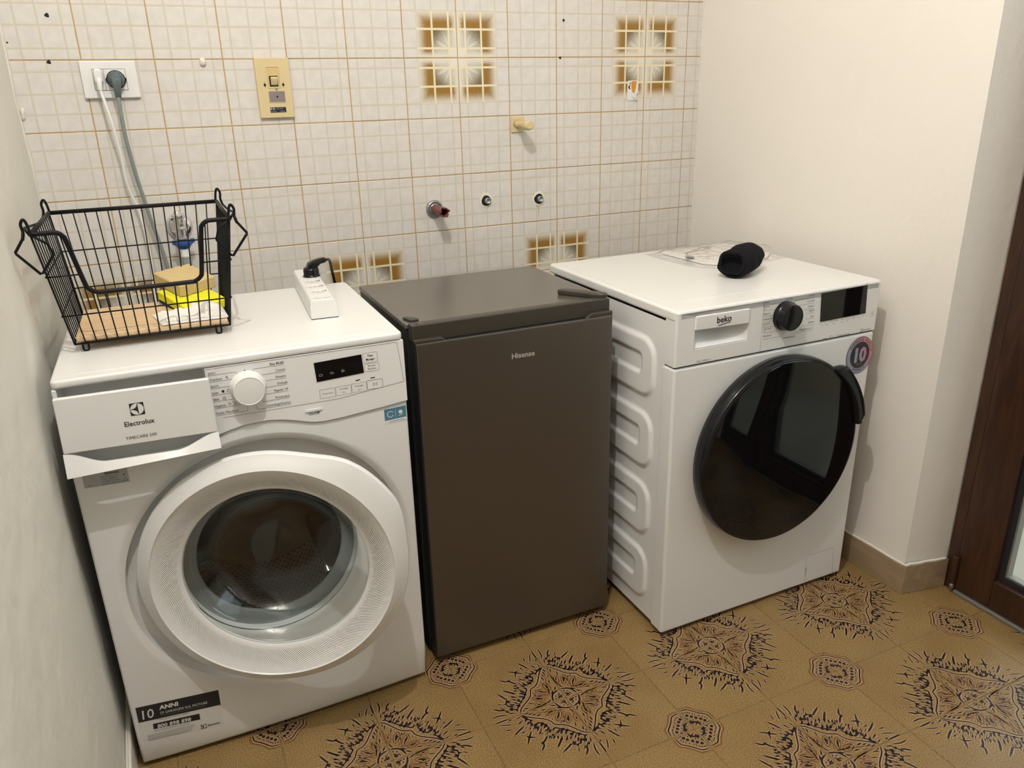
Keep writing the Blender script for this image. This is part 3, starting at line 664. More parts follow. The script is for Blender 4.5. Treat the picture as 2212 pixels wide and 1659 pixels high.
# programme labels
bm = bmesh.new()
LL = [('Jeans', .2432, .8269), ('Outdoor', .2436, .8142), ('Sport', .2439, .8016), ('Lana', .2440, .7884), ('Seta', .2447, .776), ('Hygiene', .2449, .7626), ('Pulizia Macchina', .245, .7484)]
LE = [(.2895, .8246), (.2831, .8117), (.2775, .7978), (.2766, .7856), (.2812, .7724), (.2878, .7603), (.3009, .7468)]
for (s_, x, z), (xe, ze) in zip(LL, LE):
    text(bm, s_, x, z, .0066, YP, 'LEFT', .92); line(bm, [(x-.0005, z-.0022), (xe, z-.0022)], .0005, YP)
line(bm, [(.2895, .8247), (.2935, .8205)], .0005, YP); line(bm, [(.2878, .7604), (.291, .7635)], .0005, YP); line(bm, [(.3009, .7462), (.3022, .7545)], .0005, YP)
RL = [('Eco 40-60', .3762, .8274), ('Cotoni', .3772, .8138), ('Sintetici', .3776, .8012), ('Delicati', .3785, .7881), ("Rapido 14'", .3788, .7748), ('Risciacquo', .3792, .7609), ('Centrifuga/Scarico', .3803, .7474)]
RE = [.3225, .3308, .3379, .3382, .3365, .3309, .3188]
for (s_, x, z), xe in zip(RL, RE):
    text(bm, s_, x, z, .0066, YP, 'RIGHT', .92, bold=.00012 if s_[0] == 'E' else 0); line(bm, [(xe, z-.0022), (x, z-.0022)], .0005, YP)
line(bm, [(.3225, .8252), (.3195, .8205)], .0005, YP); line(bm, [(.3188, .7452), (.3165, .7535)], .0005, YP); line(bm, [(.3309, .7587), (.3285, .7615)], .0005, YP)
disc(bm, .3062, .8249, .0012, YP)
# small symbols
for x, z in ((.2636, .791), (.2731, .7914), (.2636, .7776)):
    if (x, z) == (.2636, .791): disc(bm, x, z+.0005, .0026, YP, 9)
    else:
        line(bm, [(x-.0026, z-.002), (x+.0026, z-.002), (x+.0026, z+.0012), (x-.0026, z+.0012), (x-.0026, z-.002)], .0005, YP); arcring(bm, x, z+.0015, .0014, .0019, YP, 10, 0, 0, pi)
for x, z in ((.2715, .7652), (.2812, .7647)): arcring(bm, x, z+.0004, .0019, .0025, YP, 14)
line(bm, [(.2715, .818), (.2750, .818), (.2730, .8155), (.2765, .8155)], .0006, YP); arcring(bm, .2735, .8192, .001, .0014, YP, 10)
text(bm, 'On/Off', .4205, .7155, .0072, YP, 'CENTER', .95, bold=.0001)
for x in (.5110, .5404): flat(bm, [(x-.0045, .7698), (x+.0045, .7703), (x+.0045, .7723), (x-.0045, .7718)], YP)
flatobj('lettering', bm, M_ink, cp)
def _dummy(): pass
def rline(bm, x0, x1, z0, z1, r, w, y):
    p = rrect(x0, x1, z0, z1, r, 3); line(bm, p+[p[0]], w, y)
bm = bmesh.new()
rline(bm, .5250, .5530, .8035, .8232, .0015, .0005, YP); rline(bm, .5262, .5550, .7853, .8008, .0015, .0005, YP)
for x0, x1 in ((.4355, .4650), (.4665, .4965), (.4975, .5270)): rline(bm, x0, x1, .7452+.0008*(x0-.4355)/.03, .7632+.0008*(x0-.4355)/.03, .0012, .0005, YP)
text(bm, 'Partenza', .5406, .7948, .0052, YP, 'CENTER', .85); text(bm, 'Ritardata', .5406, .7888, .0052, YP, 'CENTER', .85)
text(bm, 'Temperatura', .4502, .7528, .0048, YP, 'CENTER', .82); text(bm, 'Centrifuga', .4815, .7572, .0048, YP, 'CENTER', .86); text(bm, 'Prelavaggio', .5122, .7578, .0048, YP, 'CENTER', .82)
for x in (.4800, .5115): arcring(bm, x, .7512, .0012, .0017, YP, 10); text(bm, '3s', x+.003, .7498, .003, YP)
flatobj('button_outlines', bm, M_gink, cp)
bm = bmesh.new(); text(bm, 'Time', .5390, .8152, .0058, YP, 'CENTER', .9, bold=.00012); text(bm, 'Manager', .5390, .8080, .0058, YP, 'CENTER', .9, bold=.00012)
rline(bm, .5280, .5592, .7478, .7662, .0015, .0006, YP); line(bm, [(.5405, .7602), (.5405, .7542), (.5448, .7572), (.5405, .7602)], .0005, YP)
for x in (.5464, .5480): line(bm, [(x, .7545), (x, .7602)], .0006, YP)
flatobj('lettering', bm, M_ink, cp)
# display
bm = bmesh.new(); prism(bm, [(.4325, .7805), (.5243, .7845), (.5222, .8222), (.4305, .8190)], YP-.0006, YP+.001); ds = obj('display', bm, M_blackg, wm)
bm = bmesh.new(); M_dim = mat('display_icon', srgb(170, 178, 184), .5, noise=.02)
line(bm, [(.4385, .791), (.4440, .791), (.4440, .7948), (.4385, .7948), (.4385, .791)], .0006, YP-.0009)
arcring(bm, .4618, .7944, .0018, .0024, YP-.0009, 12); text(bm, 'A', .4645, .7925, .0036, YP-.0009)
line(bm, [(.4810, .7972), (.4815, .7932), (.4860, .7932), (.4866, .7972)], .0006, YP-.0009); line(bm, [(.4817, .7955), (.4858, .7955)], .0007, YP-.0009); line(bm, [(.4838, .7965), (.4838, .7990)], .0007, YP-.0009)
flatobj('display_icons', bm, M_dim, ds)
# knob
kc = (.3075, 0, .7915)
bm = bmesh.new(); lathe(bm, [(.0325, 0), (.0325, .001), (.0295, .0045), (.0288, .019), (.0278, .0228), (.0262, .0238), (.0252, .0230), (.0240, .0232), (.020, .0236), (0, .0238)], 56, (kc[0], F-.004, kc[2]), rf=lambda a: 1+.035*max(0, 1-abs(((a-.12+pi) % (2*pi))-pi)/.07)); obj('programme_knob', bm, M_whitep, wm, smooth=True).modifiers.new('es', 'EDGE_SPLIT').split_angle = radians(38)
bm = bmesh.new(); prism(bm, rrect(.4042, .4368, .7222, .7282, .0028), YP-.0018, YP); obj('power_button', bm, M_white, wm, bevel=.0012)
bm = bmesh.new(); line(bm, [(.4055, .7221), (.4360, .7221)], .0012, YP-.0001); flatobj('button_shadow_gap', bm, M_gink, cp)
# stickers
bm = bmesh.new(); prism(bm, [(.5585, .6735), (.6030, .6752), (.6032, .6995), (.5582, .6978)], F-.0007, F-.0002, 0); prism(bm, [(.5588, .6665), (.6031, .6690), (.6030, .6750), (.5586, .6733)], F-.0007, F-.0002, 1)
arcring(bm, .5705, .6862, .0056, .0068, F-.0009, 22, 1, .5, 5.9); line(bm, [(.5812, .679), (.5812, .694)], .0006, F-.0009, 1); disc(bm, .5918, .688, .0045, F-.0009, 7, 1); line(bm, [(.587, .681), (.597, .6815)], .0012, F-.0009, 1)
line(bm, [(.567, .6703), (.5975, .6718)], .0010, F-.0009, 2)
obj('energy_sticker', bm, [M_blue, M_pap, M_blue], wm, label='blue and white rectangular sticker')
bm = bmesh.new(); yS = F-.0006; sl = -.09; X = lambda x, z: (x, z)
def q4(x0, z0, x1, z1, dz, y, mi): flat(bm, [(x0, z0), (x1, z1), (x1, z1+dz), (x0, z0+dz)], y, mi)
flat(bm, [(.0055, .078), (.1594, .0548), (.1597, .1100), (.0057, .1230)], yS+.0002, 2)
flat(bm, [(.0057, .1233), (.1597, .1082), (.1604, .1464), (.0060, .1608)], yS, 0)
text(bm, '10', .0088, .1288, .0315, yS-.0001, 'LEFT', .86, sl, 1, .0001); text(bm, 'ANNI', .0475, .1405, .0135, yS-.0001, 'LEFT', 1.05, sl, 1, .0005)
text(bm, 'DI GARANZIA SUL MOTORE', .0468, .1290, .0085, yS-.0001, 'LEFT', .83, sl, 1)
line(bm, [(.0475, .1252), (.130, .1172)], .0008, yS-.0001, 3)
text(bm, 'Chiama adesso e attiva la 1° polizza', .0385, .1158, .0046, yS, 'LEFT', .9, sl, 0)
flat(bm, [(.0291, .0974), (.1165, .0869), (.1169, .1023), (.0298, .1108)], yS, 0)
text(bm, '800 898 898', .0365, .0975, .0125, yS-.0001, 'LEFT', 1.0, sl-.02, 1, .0003)
text(bm, 'Registra online il tuo prodotto su  www.garanzia.it', .0298, .0915, .0042, yS, 'LEFT', .78, sl-.02, 0)
for k in range(6): line(bm, [(.0155, .0862-.0027*k), (.1055-.002*k, .0788-.0027*k)], .0007, yS, 3)
flat(bm, [(.1145, .0618), (.1255, .0608), (.1258, .0718), (.1148, .0728)], yS, 0); disc(bm, .1202, .0668, .0048, yS-.0001, 20, 2); flat(bm, [(.1165, .0668), (.1205, .0715), (.1205, .0620)], yS-.0002, 0)
text(bm, 'Electrolux', .1275, .0640, .0075, yS, 'LEFT', .78, sl, 0, .0002)
flatobj('warranty_sticker', bm, [M_ink, M_pap, M_stick, M_gink], wm, label='black and clear warranty sticker with phone number')
bm = bmesh.new(); flat(bm, [(.0104, .6504), (.0831, .6475), (.0825, .698), (.0108, .698)], F-.0005, 0)
text(bm, 'Electrolux', .046, .6705, .0060, F-.0007, 'LEFT', .9, -.05, 1, .0002)
for k, s_ in enumerate(('Get the most out', 'of your appliance.', 'Including 5-Surprise', 'browse under warranty')): text(bm, s_, .0385, .6655-.0046*k, .0042, F-.0007, 'LEFT', .9, -.05, 1)
arcring(bm, .0765, .6642, .001, .0017, F-.0007, 10, 1); line(bm, [(.0745, .6612), (.076, .6632)], .0008, F-.0007, 1); line(bm, [(.0738, .6515), (.0798, .6512), (.079, .655), (.0768, .6572), (.0745, .6552), (.0738, .6515)], .0006, F-.0007, 1)
text(bm, 'WM 914', .0155, .6522, .003, F-.0007, 'LEFT', .9, 0, 1)
flatobj('info_label', bm, [M_silver, M_ink], wm, label='silver information label')

# drum, gasket behind the porthole
DC = (.310, .410)
bm = bmesh.new()
lathe(bm, [(.173, -.030), (.180, -.036), (.178, -.050), (.166, -.058), (.150, -.060), (.146, -.064), (.150, -.072), (.168, -.080), (.185, -.085)], 72, (DC[0], F, DC[1])); obj('door_seal', bm, M_rubber, wm, smooth=True)
M_drum = mat('perforated_steel', (.52, .50, .47, 1), .33, 1, noise=.05)
g = NG(M_drum); nt = M_drum.node_tree; b = nt.nodes['Principled BSDF']
uv = nt.nodes.new('ShaderNodeUVMap'); sp = nt.nodes.new('ShaderNodeSeparateXYZ'); nt.links.new(uv.outputs[0], sp.inputs[0])
ry = g.m('MULTIPLY', sp.outputs[1], 1.0); row = g.m('FLOOR', ry); off = g.m('MULTIPLY', g.m('MODULO', row, 2.0), .5)
fx = g.m('SUBTRACT', g.m('FRACT', g.m('ADD', sp.outputs[0], off)), .5); fz = g.m('SUBTRACT', g.m('FRACT', ry), .5)
d2 = g.m('SQRT', g.m('ADD', g.m('MULTIPLY', fx, fx), g.m('MULTIPLY', fz, fz)))
hole = g.m('SUBTRACT', 1.0, g.ss(d2, .20, .28))
nt.links.new(g.mix(hole, (.46, .43, .40, 1), (.004, .004, .004, 1)), b.inputs['Base Color'])
nt.links.new(g.m('SUBTRACT', 1.0, hole), b.inputs['Metallic'])
bm = bmesh.new(); uvl = bm.loops.layers.uv.new('UVMap'); NS, NL = 96, 12
R0 = .232; y0, y1 = F+.088, F+.40
grid = [[bm.verts.new((DC[0]+R0*cos(2*pi*k/NS), y0+(y1-y0)*l/NL, DC[1]+R0*sin(2*pi*k/NS))) for k in range(NS)] for l in range(NL+1)]
for l in range(NL):
    for k in range(NS):
        f = bm.faces.new((grid[l][k], grid[l][(k+1) % NS], grid[l+1][(k+1) % NS], grid[l+1][k])); f.smooth = True
        for lp, (kk, ll) in zip(f.loops, ((k, l), (k+1, l), (k+1, l+1), (k, l+1))): lp[uvl].uv = (kk/NS*96, ll/NL*24)
obj('drum', bm, M_drum, wm)
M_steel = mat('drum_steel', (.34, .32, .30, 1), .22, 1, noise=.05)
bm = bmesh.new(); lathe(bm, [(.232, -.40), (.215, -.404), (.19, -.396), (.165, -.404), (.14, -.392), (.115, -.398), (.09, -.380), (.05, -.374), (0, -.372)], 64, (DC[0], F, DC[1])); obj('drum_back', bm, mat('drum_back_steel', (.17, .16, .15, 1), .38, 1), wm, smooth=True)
bm = bmesh.new(); lathe(bm, [(.185, -.086), (.205, -.086), (.222, -.090), (.232, -.100)], 72, (DC[0], F, DC[1])); obj('drum_rim', bm, M_steel, wm, smooth=True)
for a0 in (radians(-48), radians(72), radians(192)):
    bm = bmesh.new(); ca, sa = cos(a0), sin(a0)
    sec = [(R0+.002, -.042), (R0-.03, -.020), (R0-.062, -.007), (R0-.066, 0), (R0-.062, .007), (R0-.03, .020), (R0+.002, .042)]
    va, vb = [], []
    for r, t_ in sec:
        va.append(bm.verts.new((DC[0]+r*ca-t_*sa, F+.115, DC[1]+r*sa+t_*ca))); vb.append(bm.verts.new((DC[0]+r*ca-t_*sa, F+.385, DC[1]+r*sa+t_*ca)))
    for i in range(len(sec)-1): bm.faces.new((va[i], va[i+1], vb[i+1], vb[i])).smooth = True
    bm.faces.new(va); bm.faces.new(vb[::-1])
    obj('drum_paddle', bm, M_steel, wm)
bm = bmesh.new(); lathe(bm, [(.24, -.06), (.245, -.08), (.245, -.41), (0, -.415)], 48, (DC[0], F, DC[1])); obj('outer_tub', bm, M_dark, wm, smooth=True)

# open door, hinged on its left side
DO = (.2998, .080, .4275); TH = .27
door_e = bpy.data.objects.new('porthole_door', None); C.objects.link(door_e); door_e.parent = wm
door_e.location = (DO[0], F-DO[1], DO[2]); door_e.rotation_euler = (0, 0, -TH); door_e.empty_display_size = .05
def grip(a):
    d = (degs := math.degrees(a) % 360)
    if d > 300: d -= 360
    K = ((-4, 0), (8, .014), (16, .036), (23, .064), (29, .078), (38, .077), (48, .075), (55, .067), (61, .044), (67, .018), (73, .004), (80, 0))
    if d <= -4 or d >= 80: return 1
    for (a0, v0), (a1, v1) in zip(K, K[1:]):
        if d <= a1: return 1+v0+(v1-v0)*(d-a0)/(a1-a0)
    return 1
bm = bmesh.new()
lathe(bm, [(.250, -.034), (.262, -.030), (.2645, -.024), (.2635, -.008), (.2600, -.0015), (.2550, .0)], 160, rf=grip)
lathe(bm, [(.2550, .0), (.245, .0015), (.2325, .002), (.2310, .0015), (.2298, -.0010), (.2140, -.008), (.1960, -.0180), (.1850, -.0235), (.1815, -.025), (.1795, -.0270), (.178, -.034), (.20, -.036), (.250, -.034)], 160, rf=lambda a: 1)
# weld the grip ring to the round ring with a bridge strip
o = obj('door_ring', bm, None, door_e) if False else None
M_ridge = mat('ridged_white_plastic', (.80, .80, .79, 1), .35, noise=0)
g = NG(M_ridge); nt = M_ridge.node_tree; b = nt.nodes['Principled BSDF']; tc = nt.nodes.new('ShaderNodeTexCoord'); sp = nt.nodes.new('ShaderNodeSeparateXYZ'); nt.links.new(tc.outputs['Object'], sp.inputs[0])
an = g.m('ARCTAN2', sp.outputs[2], sp.outputs[0]); rr = g.m('SQRT', g.m('ADD', g.m('MULTIPLY', sp.outputs[0], sp.outputs[0]), g.m('MULTIPLY', sp.outputs[2], sp.outputs[2])))
wv = g.m('SINE', g.m('ADD', g.m('MULTIPLY', an, 290.0), g.m('MULTIPLY', rr, -1500.0)))
am = g.m('MULTIPLY', g.ss(rr, .182, .188), g.m('SUBTRACT', 1.0, g.ss(rr, .200, .226)))
am = g.m('MULTIPLY', am, g.ss(g.m('ABSOLUTE', g.m('SINE', g.m('ADD', an, .35))), -.1, .25)) if False else am
bp = nt.nodes.new('ShaderNodeBump'); bp.inputs['Distance'].default_value = .0006; bp.inputs['Strength'].default_value = 1
nt.links.new(g.m('MULTIPLY', wv, am), bp.inputs['Height']); nt.links.new(bp.outputs['Normal'], b.inputs['Normal'])
bm.free(); bm = bmesh.new()
# one continuous ring: radii keep their own grip modulation
prof = [(.240, -.038, 0), (.252, -.036, .9), (.2575, -.032, 1), (.2595, -.026, 1), (.2590, -.0185, 1), (.2575, -.0155, 1), (.2545, -.0140, 1), (.2470, -.0085, .75), (.2400, -.0035, .3), (.2350, -.0005, .08), (.2315, .0016, 0), (.2312, .0012, 0), (.2298, -.0012, 0), (.2140, -.0085, 0), (.1960, -.0185, 0), (.1850, -.0240, 0), (.1815, -.0255, 0), (.1795, -.0275, 0), (.178, -.034, 0), (.20, -.039, 0), (.240, -.038, 0)]
rg = []
for r, n, gk in prof:
    rg.append([bm.verts.new(((r*(1+(grip(2*pi*k/192)-1)*gk))*cos(2*pi*k/192), -n, (r*(1+(grip(2*pi*k/192)-1)*gk))*sin(2*pi*k/192))) for k in range(192)])
for p, q in zip(rg, rg[1:]):
    for k in range(192): bm.faces.new((p[k], q[k], q[(k+1) % 192], p[(k+1) % 192])).smooth = True
bm.transform(Matrix.Diagonal((.985, 1, .985, 1)))
bmesh.ops.remove_doubles(bm, verts=bm.verts, dist=1e-6)
o = obj('door_ring', bm, M_ridge, door_e); o.modifiers.new('es', 'EDGE_SPLIT').split_angle = radians(28)
for p in o.data.polygons: p.use_smooth = True
M_bowl = bpy.data.materials.new('door_bowl_glass'); M_bowl.use_nodes = True; nt = M_bowl.node_tree; nt.nodes.clear()
out = nt.nodes.new('ShaderNodeOutputMaterial'); mx = nt.nodes.new('ShaderNodeMixShader'); tr = nt.nodes.new('ShaderNodeBsdfTransparent'); tr.inputs[0].default_value = (.95, .968, .963, 1)
gl = nt.nodes.new('ShaderNodeBsdfGlossy'); gl.inputs['Roughness'].default_value = .015
schlick(M_bowl, (mx.inputs[0], .045)); nt.links.new(tr.outputs[0], mx.inputs[1]); nt.links.new(gl.outputs[0], mx.inputs[2]); nt.links.new(mx.outputs[0], out.inputs[0])
bm = bmesh.new()
lathe(bm, [(.1785, -.029), (.1740, -.031), (.1690, -.034), (.1570, -.052), (.1400, -.085), (.1250, -.105), (.1000, -.114), (.0600, -.117), (0, -.118)], 96)
lathe(bm, [(0, -.124), (.0600, -.123), (.1030, -.120), (.1300, -.111), (.1460, -.088), (.1620, -.056), (.1720, -.040), (.1785, -.037), (.1785, -.029)], 96)
bm.transform(Matrix.Diagonal((.985, 1, .985, 1)))
bmesh.ops.remove_doubles(bm, verts=bm.verts, dist=1e-5)
obj('glass_bowl', bm, M_bowl, door_e, smooth=True)
bm = bmesh.new(); box(bm, -.252, -.215, .036, .048, -.05, .05); obj('hinge', bm, M_zinc, door_e, bevel=.003)

# ================================================================== small fridge
FX, FY_, FA, FW, FD, FH = .5340, -.2463, -.0179, .4717, .4417, .8431
fr = thing('mini_fridge', 'under-counter refrigerator in dark grey metallic finish, between the two washing machines', 'refrigerator', (FX, FY_, 0), FA)
bm = bmesh.new(); box(bm, -.004, FW+.003, -.396, -.003, .022, FH-.006); obj('body', bm, M_side, fr, bevel=.004)
bm = bmesh.new(); prismz(bm, rrect(-.006, FW+.004, -.400, -.001, .006), FH-.012, FH); obj('top_panel', bm, M_steelt, fr, bevel=.003)
bm = bmesh.new(); box(bm, .0, FW-.002, -.404, -.396, .028, FH-.014); obj('door_seal', bm, M_dark, fr)
bm = bmesh.new(); box(bm, .0015, FW-.0005, -.4435, -.404, .020, .8085); fdoor = obj('door', bm, M_steelg, fr, bevel=.004, bseg=3)
# moulded grip along the top of the door
bm = bmesh.new()
prism(bm, [(-.001, .8085), (FW-.001, .8085), (FW-.002, .8465), (-.001, .8465)], -.430, -.404)
obj('door_grip', bm, M_steeld, fdoor, bevel=.003)
bm = bmesh.new()
prism(bm, [(-.0005, .8088), (.070, .8088), (.058, .8175), (-.0005, .8185)], -.4430, -.43); obj('grip_end', bm, M_steeld, fdoor, bevel=.0025); bm = bmesh.new(); prism(bm, [(.400, .8088), (FW-.001, .8088), (FW-.001, .8200), (.415, .8200)], -.4430, -.43)
obj('grip_end', bm, M_steeld, fdoor, bevel=.0025)
bm = bmesh.new(); line(bm, [(.0015, .8092), (FW-.0005, .8092)], .0013, -.4437); box(bm, .0015, FW-.0005, -.4440, -.4425, .8078, .8092); obj('door_top_edge', bm, M_alu, fdoor)
bm = bmesh.new(); box(bm, -.0005, .0012, -.4425, -.410, .03, .807); obj('door_side_edge', bm, M_side, fdoor)
bm = bmesh.new(); prismz(bm, [(.386, -.330), (.408, -.322), (.466, -.395), (.4735, -.412), (.466, -.422), (.446, -.415)], FH, FH+.0125); obj('hinge_cover', bm, M_steeld, fr, bevel=.003)
bm = bmesh.new(); prismz(bm, [(.001, -.358), (.012, -.356), (.030, -.382), (.028, -.390), (.010, -.390)], FH, FH+.005); obj('hinge_plug', bm, M_steeld, fr, bevel=.002)
bm = bmesh.new(); lathe(bm, [(.0024, .0), (.0024, .0006), (0, .0004)], 12, (.013, -.421, .8465), 'Z'); obj('screw_hole', bm, M_dark, fr)
bm = bmesh.new(); text(bm, 'Hisense', 0, 0, .0165, 0, 'LEFT', 1.08, 0, 0, .0003)
for f in bm.faces: f.smooth = False
bmesh.ops.translate(bm, verts=bm.verts, vec=(.2148, -.4441, .7452))
r_ = bmesh.ops.extrude_face_region(bm, geom=bm.faces[:]); bmesh.ops.translate(bm, verts=[v for v in r_['geom'] if isinstance(v, bmesh.types.BMVert)], vec=(0, -.0008, 0))
obj('lettering', bm, M_letter, fdoor, label='raised chrome lettering')
for x in (.03, FW-.04):
    for y in (-.38, -.04):
        bm = bmesh.new(); lathe(bm, [(0, 0), (.014, 0), (.014, .012), (.007, .014), (.007, .023), (0, .023)], 14, (x, y, 0), 'Z'); obj('foot', bm, M_black, fr)

# ================================================================== right washing machine
BX, BY, BA, BD, BH, BW = 1.0667, -.2543, -.0075, .5960, .8425, .602
bk = thing('washing_machine', 'white front-loading washing machine with a black round door, in the right corner', 'washing machine', (BX, BY, 0), BA, 'washing machines')
G = -BD
# stamped side panels
def rib_h(y, z):
    h = 0
    for k in range(4):
        zc = .6865-.1845*k
        def sd(cy, hy, cz, hz, r):
            qx, qz = abs(y-cy)-hy+r, abs(z-cz)-hz+r
            return sqrt(max(qx, 0)**2+max(qz, 0)**2)+min(max(qx, qz), 0)-r
        # slightly sheared D shape
        zs = z
        so = sd(-.26, .262, zc, .070, .045); si = sd(-.26, .214, zc+.006, .0235, .012)
        st = lambda d, w: (lambda t: t*t*(3-2*t))(min(1, max(0, .5-d/w)))
        h += -.0065*st(so, .012)+.0055*st(si, .009)
    return h
def side(name, x, sgn):
    bm = bmesh.new(); ny, nz = 150, 190; ys = [-.012-(.546)*i/ny for i in range(ny+1)]; zs = [.020+.794*j/nz for j in range(nz+1)]
    vv = [[bm.verts.new((x-sgn*rib_h(y, z)*(-1), y, z)) for z in zs] for y in ys] if False else [[bm.verts.new((x-sgn*rib_h(y, z), y, z)) for z in zs] for y in ys]
    for i in range(ny):
        for j in range(nz): bm.faces.new((vv[i][j], vv[i+1][j], vv[i+1][j+1], vv[i][j+1])).smooth = True
    o = obj(name, bm, M_white, bk)
    return o
side('side_panel', .0005, -1)
bm = bmesh.new(); box(bm, BW-.004, BW-.001, -.558, -.012, .02, .814); box(bm, .01, BW-.004, -.016, -.012, .02, .814); box(bm, .01, BW-.004, -.55, -.016, .02, .03); obj('cabinet', bm, M_white, bk)
bm = bmesh.new(); box(bm, -.0008, BW, G+.001, -.5460, .010, .7125); fp = obj('front_panel', bm, M_white, bk, bevel=.007, bseg=4)
bm = bmesh.new(); prismz(bm, rrect(-.002, BW+.003, G-.000, -.002, .012), .8175, BH); obj('top_panel', bm, M_white, bk, bevel=.0065, bseg=4)
bm = bmesh.new(); prismz(bm, rrect(.028, BW-.028, G+.070, -.03, .012), BH-.001, BH+.0005); obj('top_inset', bm, M_white, bk, bevel=.0005)
# upper control fascia with a hole for the drawer
DX0, DX1, DZ0, DZ1 = .0475, .1955, .7505, .8260
fz0, fz1 = .7155, .8385
bm = bmesh.new(); e_ = .004
def rring(x0, x1, z0, z1, y): return [bm.verts.new(c_) for c_ in ((x0, y, z0), (x1, y, z0), (x1, y, z1), (x0, y, z1))]
rs = [rring(-.0008, BW, fz0, fz1, G+.04), rring(-.0008, BW, fz0, fz1, G+e_), rring(-.0008+e_*.3, BW-e_*.3, fz0+e_*.2, fz1-e_*.3, G+e_*.3), rring(-.0008+e_, BW-e_, fz0+e_*.4, fz1-e_*.4, G), rring(DX0, DX1, DZ0, DZ1, G), rring(DX0, DX1, DZ0, DZ1, G+.04)]
for p_, q_ in zip(rs, rs[1:]):
    for m_ in range(4): bm.faces.new((p_[m_], p_[(m_+1) % 4], q_[(m_+1) % 4], q_[m_]))
fa = obj('control_panel', bm, M_white, bk)
bm = bmesh.new(); box(bm, .0025, BW-.003, G+.006, -.555, .7120, .7160); obj('seam', bm, M_dark, bk)
YB_ = G-.0005
bm = bmesh.new(); prism(bm, [(DX0-.001, .7955), (DX1, .7915), (DX1-.0005, .8255), (DX0, .8270)], G-.0035, G+.004); bdr = obj('detergent_drawer', bm, M_white, bk, bevel=.002)
bm = bmesh.new()   # finger scoop
N = 20; rows = []
for k in range(N+1):
    t = k/N; row = []
    for m_ in range(9):
        s = m_/8; z = DZ0+.001+(.8-DZ0)*s
        dep = .004+.030*sin(pi*t)**.6*sin(min(1, s*1.15)*pi*.5)
        row.append(bm.verts.new((DX0+(DX1-DX0)*t, G+dep, z)))
    rows.append(row)
for a, b2 in zip(rows, rows[1:]):
    for m_ in range(8): bm.faces.new((a[m_], b2[m_], b2[m_+1], a[m_+1])).smooth = True
obj('finger_scoop', bm, M_white, bdr)
bm = bmesh.new(); text(bm, 'beko', .1235, .8048, .0205, G-.0038, 'CENTER', 1.0, .02, 0, .0005); line(bm, [(.1075, .7985), (.1415, .8030)], .0019, G-.0038); flatobj('lettering', bm, M_ink, bdr)
bm = bmesh.new(); text(bm, '10kg | 1400 giri', .0557, .7172+.003, .0062, YB_, 'LEFT', .95)
line(bm, [(.2365, .7170), (.2365, .8370)], .0005, YB_)
LB = [('Camicie', .2335, .8306), ('Piumone', .2350, .8205), ('Hygiene+', .2364, .8040), ('Antimacchia', .2378, .7915), ('Outdoor', .2392, .7802), ('Capi Scuri', .2406, .7676), ('Risciacquo', .2418, .7508)]
UL = [(.2336, .8276), (.2352, .8135), (.2368, .7997), (.2382, .7871), (.2397, .7740), (.2412, .7604), (.2424, .7455)]
UE = [.2902, .2813, .2835, .2840, .2868, .2911, .2994]
for (s_, x, z), (ux_, uz_), e_ in zip(LB, UL, UE): text(bm, s_, x, z, .0068, YB_, 'LEFT', .82); line(bm, [(ux_, uz_), (e_, uz_)], .0005, YB_)
for s_, x, z in (('Piuma', .2352, .8158), ('Sport', .2394, .7762), ('Jeans', .2409, .7632)): text(bm, s_, x, z, .004, YB_, 'LEFT', .9)
line(bm, [(.2902, .8276), (.2955, .8215)], .0005, YB_); line(bm, [(.2911, .7604), (.2945, .765)], .0005, YB_); line(bm, [(.2994, .7455), (.3030, .7520)], .0005, YB_); line(bm, [(.2813, .8135), (.288, .8105)], .0005, YB_)
RB = [('Cotone', .3860, .8305), ('Eco 40-60', .3880, .8172), ('Sintetici', .3888, .8040), ('Rapido', .3910, .7935), ('Lana', .3913, .7795), ('Delicati', .3929, .7647), ('Programmi est. / C', .3950, .7501)]
RE = [.3301, .3375, .3582, .3653, .3671, .3604, .3333]; RZ = [.8272, .8130, .8000, .7895, .7765, .7600, .7465]
for (s_, x, z), e_, uz_ in zip(RB, RE, RZ): text(bm, s_, x, z, .0068, YB_, 'RIGHT', .82); line(bm, [(e_, uz_), (x, uz_)], .0005, YB_)
line(bm, [(.3301, .8272), (.3255, .8200)], .0005, YB_)
text(bm, 'On / Off', .3090, .8302, .0066, YB_, 'CENTER', .85); line(bm, [(.3095, .8205), (.3095, .8275)], .0005, YB_)
text(bm, 'Centrifuga+Scarico', .3200, .7378, .0060, YB_, 'CENTER', .8)
text(bm, 'steam', .4290, .7160, .0066, YB_, 'LEFT', .9, 0, 0, .0002); arcring(bm, .4545, .7188, .0042, .0050, YB_, 20)
text(bm, 'ProSmart Inverter', .4760, .7172, .0064, YB_, 'LEFT', .88); text(bm, 'HomeWhiz', .5600, .7195, .0062, YB_, 'LEFT', .85); arcring(bm, .5555, .7215, .0032, .0046, YB_, 16)
text(bm, 'beko', .5560, .8385-.0022+.0008, .0045, YB_, 'RIGHT', .9)
for s_, x, z in (('°C', .4205, .7530), ('Centrifuga  Prelavaggio', .4560, .7585), ('Rapido', .4850, .7585), ('Vapore', .5035, .7585), ('Extra', .5232, .7600), ('risc.', .5232, .7560), ('Z', .5424, .7620), ('Avvio', .5840, .7610), ('Pausa', .5840, .7572)): text(bm, s_, x, z, .0040, YB_, 'CENTER', .85)
for x in (.4370, .4580, .4841, .5021): arcring(bm, x, .7528, .0010, .0018, YB_, 8)
for x in (.4130, .4290, .4960, .5130, .5340, .5520): line(bm, [(x, .7555), (x, .7625)], .0004, YB_)
